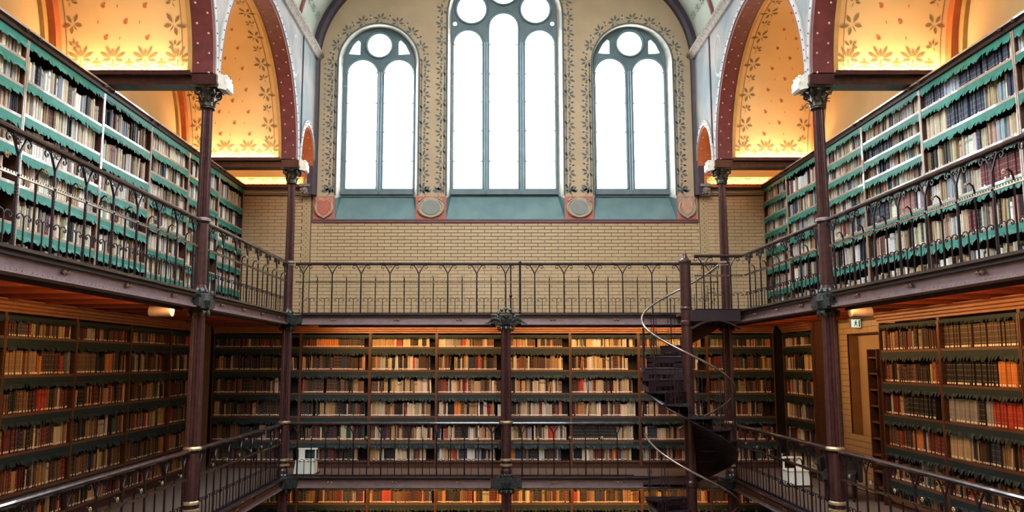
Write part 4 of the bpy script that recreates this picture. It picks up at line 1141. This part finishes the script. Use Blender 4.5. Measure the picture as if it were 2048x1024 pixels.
def railing(label, A, rz, L, z, group, gap0=.14, gap1=.14):
    t = thing('railing', label, 'railing', (A[0], A[1], z), rz, group)
    x0, x1 = gap0, L - gap1
    prof_ = [(-.038, -.012), (-.042, .008), (-.03, .026), (0, .032), (.03, .026), (.042, .008), (.038, -.012), (.02, -.03), (-.02, -.03)]
    link('handrail', MB().sweep(prof_, [((x0, 0, HR), (0, 1, 0), (0, 0, 1)), ((x1, 0, HR), (0, 1, 0), (0, 0, 1))]).mesh('handrail', 'rail'), t)
    md = MB().box(x0, x1, -.012, .012, .642, .658)
    n = int((x1 - x0) / .04)
    for i in range(n):
        x = x0 + (x1 - x0) * (i + .5) / n; md.box(x - .012, x + .012, -.013, .013, .658, .675)
    link('mid_rail', md.mesh('mid_rail', 'midrail'), t)
    link('foot_rail', MB().box(x0, x1, -.018, .018, .012, .034).mesh('foot_rail', 'iron'), t)
    N = max(1, round((L) / .573)); md_ = L / N
    for xe, sg, g_ in ((x0, 1, gap0), (x1, -1, gap1)):
        if g_ < .1: continue
        cm_ = MB(); curl(cm_, (xe + sg * .035, .90), .085, .012, PI / 2 + sg * .6, PI / 2 - sg * 5.4, .008, 16)
        link('end_scroll', cm_.mesh('end_scroll', 'iron'), t, (sg * .068, 0, 0))
        cm_ = MB(); curl(cm_, (xe + sg * .035, .50), .07, .012, -PI / 2 - sg * .6, -PI / 2 + sg * 5.0, .007, 14)
        link('end_scroll', cm_.mesh('end_scroll', 'iron'), t, (sg * .068, 0, 0))
    for i in range(N):
        xs = md_ * (i + .5)
        link('standard', ME['st'], t, (xs, 0, 0))
        for q in (-.25, .25):
            if x0 + .095 < xs + q * md_ < x1 - .095: link('scroll_picket', ME['pk'], t, (xs + q * md_, 0, 0))
        if i < N - 1:
            s_ = link('spike', ME['sp'], t, (xs + md_ / 2, 0, 0)); link('rosette', ME['ro'], s_)
    return t
BAY = YB2 - YA; BAYN = YA - 5.0
for lv, z, nm in ((0, UF, 'upper'), (1, LF, 'lower')):
    G = 'wrought iron railings of the %s gallery' % nm
    girder('riveted girder along the %s gallery edge, left side, before the near column' % nm, (XL, 5.0), PI / 2, BAYN, z, False)
    girder('riveted girder along the %s gallery edge, left side, behind the near column' % nm, (XL, YA), PI / 2, BAY, z, False)
    girder('riveted girder along the %s gallery edge, back side, left of the middle column' % nm, (XL, YB2), 0, XC - XL, z, True)
    girder('riveted girder along the %s gallery edge, back side, right of the middle column' % nm, (XC, YB2), 0, XR - XC, z, True)
    girder('riveted girder along the %s gallery edge, right side, behind the near column' % nm, (XR, YB2), -PI / 2, BAY, z, False)
    girder('riveted girder along the %s gallery edge, right side, before the near column' % nm, (XR, YA), -PI / 2, BAYN, z, False)
    railing('scrolled iron railing of the %s gallery, left side, before the near column' % nm, (XL, 5.0), PI / 2, BAYN, z, G)
    railing('scrolled iron railing of the %s gallery, left side, behind the near column' % nm, (XL, YA), PI / 2, BAY, z, G)
    railing('scrolled iron railing of the %s gallery, right side, before the near column' % nm, (XR, YA), -PI / 2, BAYN, z, G)
    if lv == 0:
        r1 = railing('scrolled iron railing of the upper gallery, back side, left of the thick post', (XL, YB2), 0, .56 - XL, z, G, .14, .018)
        pm = MB().lathe([(.03, .004), (.03, .05), (.022, .07), (.022, 1.02), (.034, 1.035), (.034, 1.075), (.015, 1.09)], 10, (.56 - XL, 0, 0))
        link('post', pm.mesh('post', 'iron'), r1)
        pm = MB().lathe([(.022, .004), (.016, .05), (.016, .34), (.032, .36), (.032, .385), (.014, .41), (.012, 1.0)], 10, (.37 - XL, 0, 0))
        link('slim_post', pm.mesh('slim_post', 'iron'), r1)
        railing('scrolled iron railing of the upper gallery, back side, right of the thick post', (.56, YB2), 0, XR - .56, z, G, .024, .14)
        railing('scrolled iron railing of the upper gallery, right side, between stair landing and near column', (XR, SY - .16), -PI / 2, SY - .16 - YA, z, G, .03, .133)
        lr_ = railing('short iron railing of the stair landing, beside the newel cap', (SX + .06, SY - .14), 0, XR - SX - .06, z, G, .075, .03)
    else:
        railing('scrolled iron railing of the lower gallery, back side, left of the middle column', (XL, YB2), 0, XC - XL, z, G)
        railing('scrolled iron railing of the lower gallery, back side, between middle column and spiral stair', (XC, YB2), 0, 2.79 - XC, z, G, .133, .0)
        railing('scrolled iron railing of the lower gallery, right side, behind the near column', (XR, YB2), -PI / 2, BAY, z, G)

# ================================================================ SPIRAL STAIR
st = thing('spiral_stair', 'dark iron spiral stair with scrolled rail and pierced risers, right back corner', 'stair', (SX, SY, GF))
nw = MB().lathe([(.13, 0), (.13, .2), (.10, .25), (.10, LF - .05), (.12, LF - .03), (.12, LF + .05), (.10, LF + .08), (.10, UF - .28), (.115, UF - .26), (.115, UF - .2), (.10, UF - .18), (.10, UF + .02), (.112, UF + .03), (.112, UF + .06), (.10, UF + .08),
                 (.10, UF + .90), (.118, UF + .92), (.118, UF + .95), (.095, UF + .98), (.06, UF + 1.01), (.045, UF + 1.05), (.035, UF + 1.09), (0.001, UF + 1.10)], 24)
link('newel', nw.mesh('newel', 'iron_red', smooth=False), st)
STEP = 3.2 / 15; DPH = math.radians(28.4)
def tread_mesh():
    n = 6; vs = []
    for z in (-.03, 0):
        for r in (.09, SR):
            for k in range(n + 1):
                a = -.03 + (DPH + .06) * k / n; vs.append((r * math.cos(a), r * math.sin(a), z))
    m_ = n + 1; fs = []
    for k in range(n):
        fs += [(k, m_ + k, m_ + k + 1, k + 1)[::-1], (2 * m_ + k, 3 * m_ + k, 3 * m_ + k + 1, 2 * m_ + k + 1), (m_ + k, 3 * m_ + k, 3 * m_ + k + 1, m_ + k + 1)]
    fs += [(0, 2 * m_, 3 * m_, m_), (n, m_ + n, 3 * m_ + n, 2 * m_ + n)]
    mb = MB().add(vs, fs)
    # nosing along the lower edge and curved skirt bracket below
    a = DPH + .03
    mb.tube([(.09 * math.cos(a), .09 * math.sin(a), -.012), (SR * math.cos(a), SR * math.sin(a), -.012)], .017, 6)
    return mb.mesh('step', 'stair_iron')
def riser_mesh():
    """pierced riser in the plane of the tread's lower edge: x radial, z down from the tread"""
    mb = MB(); H = STEP
    mb.box(.09, SR - .02, -.008, .008, -.125, -.03); mb.box(.09, SR - .02, -.008, .008, -H, -H + .018)
    mb.box(.09, .27, -.008, .008, -H, -.1); mb.box(SR - .14, SR - .02, -.008, .008, -H, -.1)
    x = .30
    while x < SR - .16:
        for s in (-1, 1):
            c = (x + .03 * (s + 1), -H + .05)
            mb.tube([(u, 0, v) for u, v in spiral(c, .032, .010, -PI / 2, -PI / 2 + s * 5.2, 10, 0, 0)], .010, 4)
        x += .105
    return mb.mesh('riser', 'stair_iron')
TM, RM = tread_mesh(), riser_mesh()
def bal_mesh():
    mb = MB().tube([(0, 0, -.02), (0, 0, .93)], .011, 5).ball((0, 0, .02), .02, 6).ball((0, 0, .93), .017, 6)
    return mb.mesh('baluster', 'stair_iron')
def scroll_mesh():
    """curled infill between two balusters, following the outside of the stair"""
    mb = MB()
    def w(u, v):
        a = u / SR; return ((SR - .03) * math.cos(a), (SR - .03) * math.sin(a), v - u / SR / DPH * STEP)
    for (cu, cv, r0, a0, a1) in ((.11, .22, .075, -PI / 2, 4.6), (.26, .36, .085, PI / 2, -4.4), (.14, .52, .06, -PI / 2, 4.4), (.30, .16, .06, PI / 2, -4.2), (.29, .62, .05, 0, 5)):
        mb.tube([w(u, v) for u, v in spiral((cu, cv), r0, .012, a0, a1, 14, 0, 0)], .0055, 4)
    for u in (.14, .28): mb.tube([w(u, .0), w(u, .90)], .006, 4)
    return mb.mesh('scrollwork', 'stair_iron')
BMe, SMe = bal_mesh(), scroll_mesh()
PH0 = math.radians(26)
def flight(ph0, ztop, n):
    """n risers down from the level ztop; angle grows downwards"""
    for i in range(n):
        a = ph0 + DPH * i; z = ztop - STEP * (i + 1)
        if z < -.01: break
        s_ = link('step', TM, st, (0, 0, z), a)
        e = a + DPH + .03
        if z - STEP > -.01: link('riser', RM, s_, (0, 0, 0), DPH + .03)
        link('baluster', BMe, st, ((SR - .03) * math.cos(a + DPH * .5), (SR - .03) * math.sin(a + DPH * .5), z))
        link('scrollwork', SMe, st, (0, 0, z), a)
flight(PH0, UF, 14)
def soffit(ph0, ztop, tot):
    n = int(tot / math.radians(7)); mb = MB(); vs = []
    for i in range(n + 1):
        a = ph0 + tot * i / n; z = ztop - STEP * (a - ph0) / DPH - STEP * 1.12
        for r in (.09, SR - .01):
            for dz in (0, -.025): vs.append((r * math.cos(a), r * math.sin(a), max(z + dz, .01)))
    fs = []
    for i in range(n):
        o = 4 * i; fs += [(o, o + 2, o + 6, o + 4), (o + 1, o + 5, o + 7, o + 3), (o + 2, o + 3, o + 7, o + 6)]
    return mb.add(vs, fs)
link('soffit', soffit(PH0, UF, DPH * 14).mesh('soffit', 'stair_iron', smooth=True), st)
link('soffit', soffit(math.radians(540), LF, DPH * 13).mesh('soffit', 'stair_iron', smooth=True), st)
ph1 = PH0 + DPH * 15      # lower landing starts here
lm = MB(); nA = 14; vs = []
for z in (-.04, 0):
    for r in (.09, SR + .02):
        for k in range(nA + 1):
            a = ph1 - DPH * 1.0 + (math.radians(540) - ph1 + DPH) * k / nA; vs.append((r * math.cos(a), r * math.sin(a), LF + z))
m_ = nA + 1
lm.add(vs, [f_ for k in range(nA) for f_ in ((k + 1, m_ + k + 1, m_ + k, k), (2 * m_ + k, 3 * m_ + k, 3 * m_ + k + 1, 2 * m_ + k + 1), (m_ + k, m_ + k + 1, 3 * m_ + k + 1, 3 * m_ + k))])
link('landing', lm.mesh('landing', 'stair_iron'), st)
flight(math.radians(540), LF, 14)
def rail_path(ph0, ztop, turns_rad):
    n = int(turns_rad / math.radians(6)); out = []
    for i in range(n + 1):
        a = ph0 + turns_rad * i / n
        out.append(((SR - .03) * math.cos(a), (SR - .03) * math.sin(a), ztop + .98 - STEP * (a - ph0) / DPH - .06))
    return out
link('handrail', MB().tube(rail_path(PH0, UF, DPH * 15), .022, 8).mesh('handrail', 'stair_rail', smooth=True), st)
link('handrail', MB().tube(rail_path(math.radians(540), LF, DPH * 14), .022, 8).mesh('handrail', 'stair_rail', smooth=True), st)

# ================================================================ LAMPS UNDER THE GALLERIES
def strip_lamp(label, A, rz, L, z, power=P_UNDER):
    """slim warm lamp hung behind the girder, shining onto the bookcases (local +y)"""
    t = thing('strip_lamp', label, 'lamp', (A[0], A[1], z), rz, 'warm strip lamps under the galleries')
    link('housing', MB().box(.1, L - .1, .125, .16, -.24, -.2).box(.1, L - .1, .12, .125, -.255, -.19).mesh('housing', 'girder_dark'), t)
    for k in range(int(L / 1.4) + 1):
        x = .3 + k * 1.3
        if x < L - .2: link('hanger', MB().box(x, x + .03, .13, .15, -.2, -.19).mesh('hanger', 'girder_dark'), t)
    d = bpy.data.lights.new('strip_light', 'AREA'); d.shape = 'RECTANGLE'; d.size = L - .3; d.size_y = .03
    d.energy = power * L; d.color = WARM
    o = bpy.data.objects.new('strip_light', d); COL.objects.link(o); o.parent = t
    o.location = (L / 2, .175, -.22); o.rotation_euler = (math.radians(58), 0, 0)
for z, nm, k in ((UF, 'upper', 1.0), (LF, 'lower', 1.0)):
    strip_lamp('warm strip lamp under the %s gallery, back side, left of the middle column' % nm, (XL + .5, YB2), 0, XC - XL - .6, z, P_UNDER * k)
    strip_lamp('warm strip lamp under the %s gallery, back side, right of the middle column' % nm, (XC + .1, YB2), 0, XR - XC - .2, z, P_UNDER * k)
for sx, ax, rz in (('left', XL, PI / 2), ('right', XR, -PI / 2)):
    strip_lamp('warm strip lamp under the upper gallery, %s side, before the near column' % sx, (ax, 6.0 if sx == 'left' else YA - .15), rz, 4.4, UF, P_UNDER * (.8 if sx == 'left' else 1.0))
    strip_lamp('warm strip lamp under the upper gallery, %s side, behind the near column' % sx, (ax, YA + .15 if sx == 'left' else YB2 - .1), rz, 4.3, UF, P_UNDER * (.12 if sx == 'left' else .75))

# ================================================================ SMALL THINGS
def loudspeaker(side, x0, x1, y):
    t = thing('loudspeaker', 'cylindrical loudspeaker with a cream face hung under the %s upper gallery' % side, 'loudspeaker', ((x0 + x1) / 2, y, zr(.69)))
    mb = MB(); mb.tube([(x0, y, zr(.69)), (x1, y, zr(.69))], .072, 24)
    obj('cylinder_body', mb, 'speaker', t)
    f_ = MB(); s = 1 if x1 < 0 else -1; xf = x1 if x1 < 0 else x0
    f_.tube([(xf, y, zr(.69)), (xf + s * .012, y, zr(.69))], .068, 24); obj('grille', f_, 'cream', t)
    h = MB().box((x0 + x1) / 2 - .03, (x0 + x1) / 2 + .03, y - .015, y + .015, zr(.755), UF - .07); obj('hanger', h, 'girder_dark', t)
loudspeaker('left', -4.66, -4.37, 10.2); loudspeaker('right', 4.94, 5.21, 10.32)
# exit sign
t = thing('exit_sign', 'small white and green emergency exit sign above the brick recess', 'sign', (6.40, 13.2, zr(.61)))
obj('sign_box', MB().box(6.30, 6.49, 13.19, 13.27, zr(.60), zr(.765)), 'speaker', t)
obj('lit_face', MB().box(6.305, 6.465, 13.184, 13.19, zr(.612), zr(.752)), 'signlit', t)
rm = MB(); X0, Y0, Z0 = 6.385, 13.181, zr(.682)
def bar(a, b_, wd):
    a = Vector((X0 + a[0], Y0, Z0 + a[1])); b_ = Vector((X0 + b_[0], Y0, Z0 + b_[1])); d_ = (b_ - a).normalized(); n_ = Vector((-d_.z, 0, d_.x)) * wd
    rm.add([a + n_, a - n_, b_ - n_, b_ + n_], [(0, 1, 2, 3)])
disc(rm, lambda u, v: (X0 + u, Y0, Z0 + v), (.0, .045), .012, 8)
bar((0, .03), (-.008, -.01), .012); bar((-.008, -.01), (.02, -.03), .007); bar((.02, -.03), (.018, -.055), .007); bar((-.008, -.01), (-.035, -.045), .007); bar((0, .025), (.03, .005), .005); bar((0, .025), (-.03, .01), .005)
rm.add([(X0 + .045, Y0, Z0 - .06), (X0 + .07, Y0, Z0 - .06), (X0 + .07, Y0, Z0 + .06), (X0 + .045, Y0, Z0 + .06)], [(0, 1, 2, 3)])
obj('running_figure', rm, 'signgreen', t)
# white step stools
def step_stool(label, x, y, flip):
    t = thing('step_stool', label, 'stool', (x, y, LF), 0, 'white step stools')
    b_ = MB(); b_.add([(-.21, -.19, .03), (.21, -.19, .03), (.21, .19, .03), (-.21, .19, .03), (-.18, -.17, .27), (.18, -.17, .27), (.18, .17, .27), (-.18, .17, .27)], [(3, 2, 1, 0), (4, 5, 6, 7), (0, 1, 5, 4), (1, 2, 6, 5), (2, 3, 7, 6), (3, 0, 4, 7)])
    link('body', b_.mesh('body', 'white'), t)
    link('seat', MB().box(-.19, .19, -.18, .18, .27, .285).mesh('seat', 'white'), t)
    link('foot_rim', MB().box(-.23, .23, -.21, .21, 0, .03).mesh('foot_rim', 'leather'), t)
    link('back_panel', MB().box(-.13 * flip - .06, -.13 * flip + .06, .12, .16, .285, .47).mesh('back_panel', 'white'), t)
    link('back_post', MB().box(.15 * flip - .012, .15 * flip + .012, .12, .16, .285, .47).mesh('back_post', 'white'), t)
    link('top_bar', MB().box(-.2, .19, .115, .165, .47, .50).mesh('top_bar', 'white'), t)
step_stool('white step stool behind the back railing of the lower gallery, left end', -3.76, 15.48, 1)
step_stool('white step stool in the right lower gallery, beside the spiral stair', 5.55, 14.08, -1)
# dark chair by the recess
t = thing('chair', 'black leather tub chair below the brick recess, behind the right lower railing', 'chair', (5.75, 12.7, LF), math.radians(-30))
link('seat', MB().box(-.25, .25, -.25, .22, .33, .45).mesh('seat', 'leather'), t)
bk = MB()
for k in range(15):
    a = math.radians(-20 + 220 * k / 14)
    bk.v += [(.29 * math.cos(a), .27 * math.sin(a), .30), (.34 * math.cos(a), .32 * math.sin(a), .30), (.35 * math.cos(a), .33 * math.sin(a), .74 - .1 * abs(math.cos(a))), (.30 * math.cos(a), .28 * math.sin(a), .74 - .1 * abs(math.cos(a)))]
for k in range(14):
    for j in range(4): bk.f.append((4 * k + j, 4 * k + (j + 1) % 4, 4 * k + 4 + (j + 1) % 4, 4 * k + 4 + j))
bk.f += [(3, 2, 1, 0), (56, 57, 58, 59)]; bk.m = [0] * len(bk.f)
link('backrest', bk.mesh('backrest', 'leather'), t)
for x in (-.21, .21):
    for y in (-.21, .18): link('leg', MB().tube([(x, y, 0), (x * .95, y * .95, .33)], [.016, .022], 8).mesh('leg', 'iron'), t)
# dark library steps at the end of the right lower bookcases
t = thing('library_steps', 'tall dark library steps between brick recess and right lower bookcase', 'steps', (6.25, 12.30, LF))
for y in (12.14, 12.43): obj('stile', MB().box(6.18, 6.48, y, y + .025, LF, LF + 2.45), 'wood', t)
for k in range(9): obj('tread', MB().box(6.19, 6.47, 12.165, 12.43, LF + .22 + .26 * k, LF + .245 + .26 * k), 'wood_shelf', t)
obj('back_board', MB().box(6.47, 6.48, 12.165, 12.43, LF + .1, LF + 2.45), 'black', t)
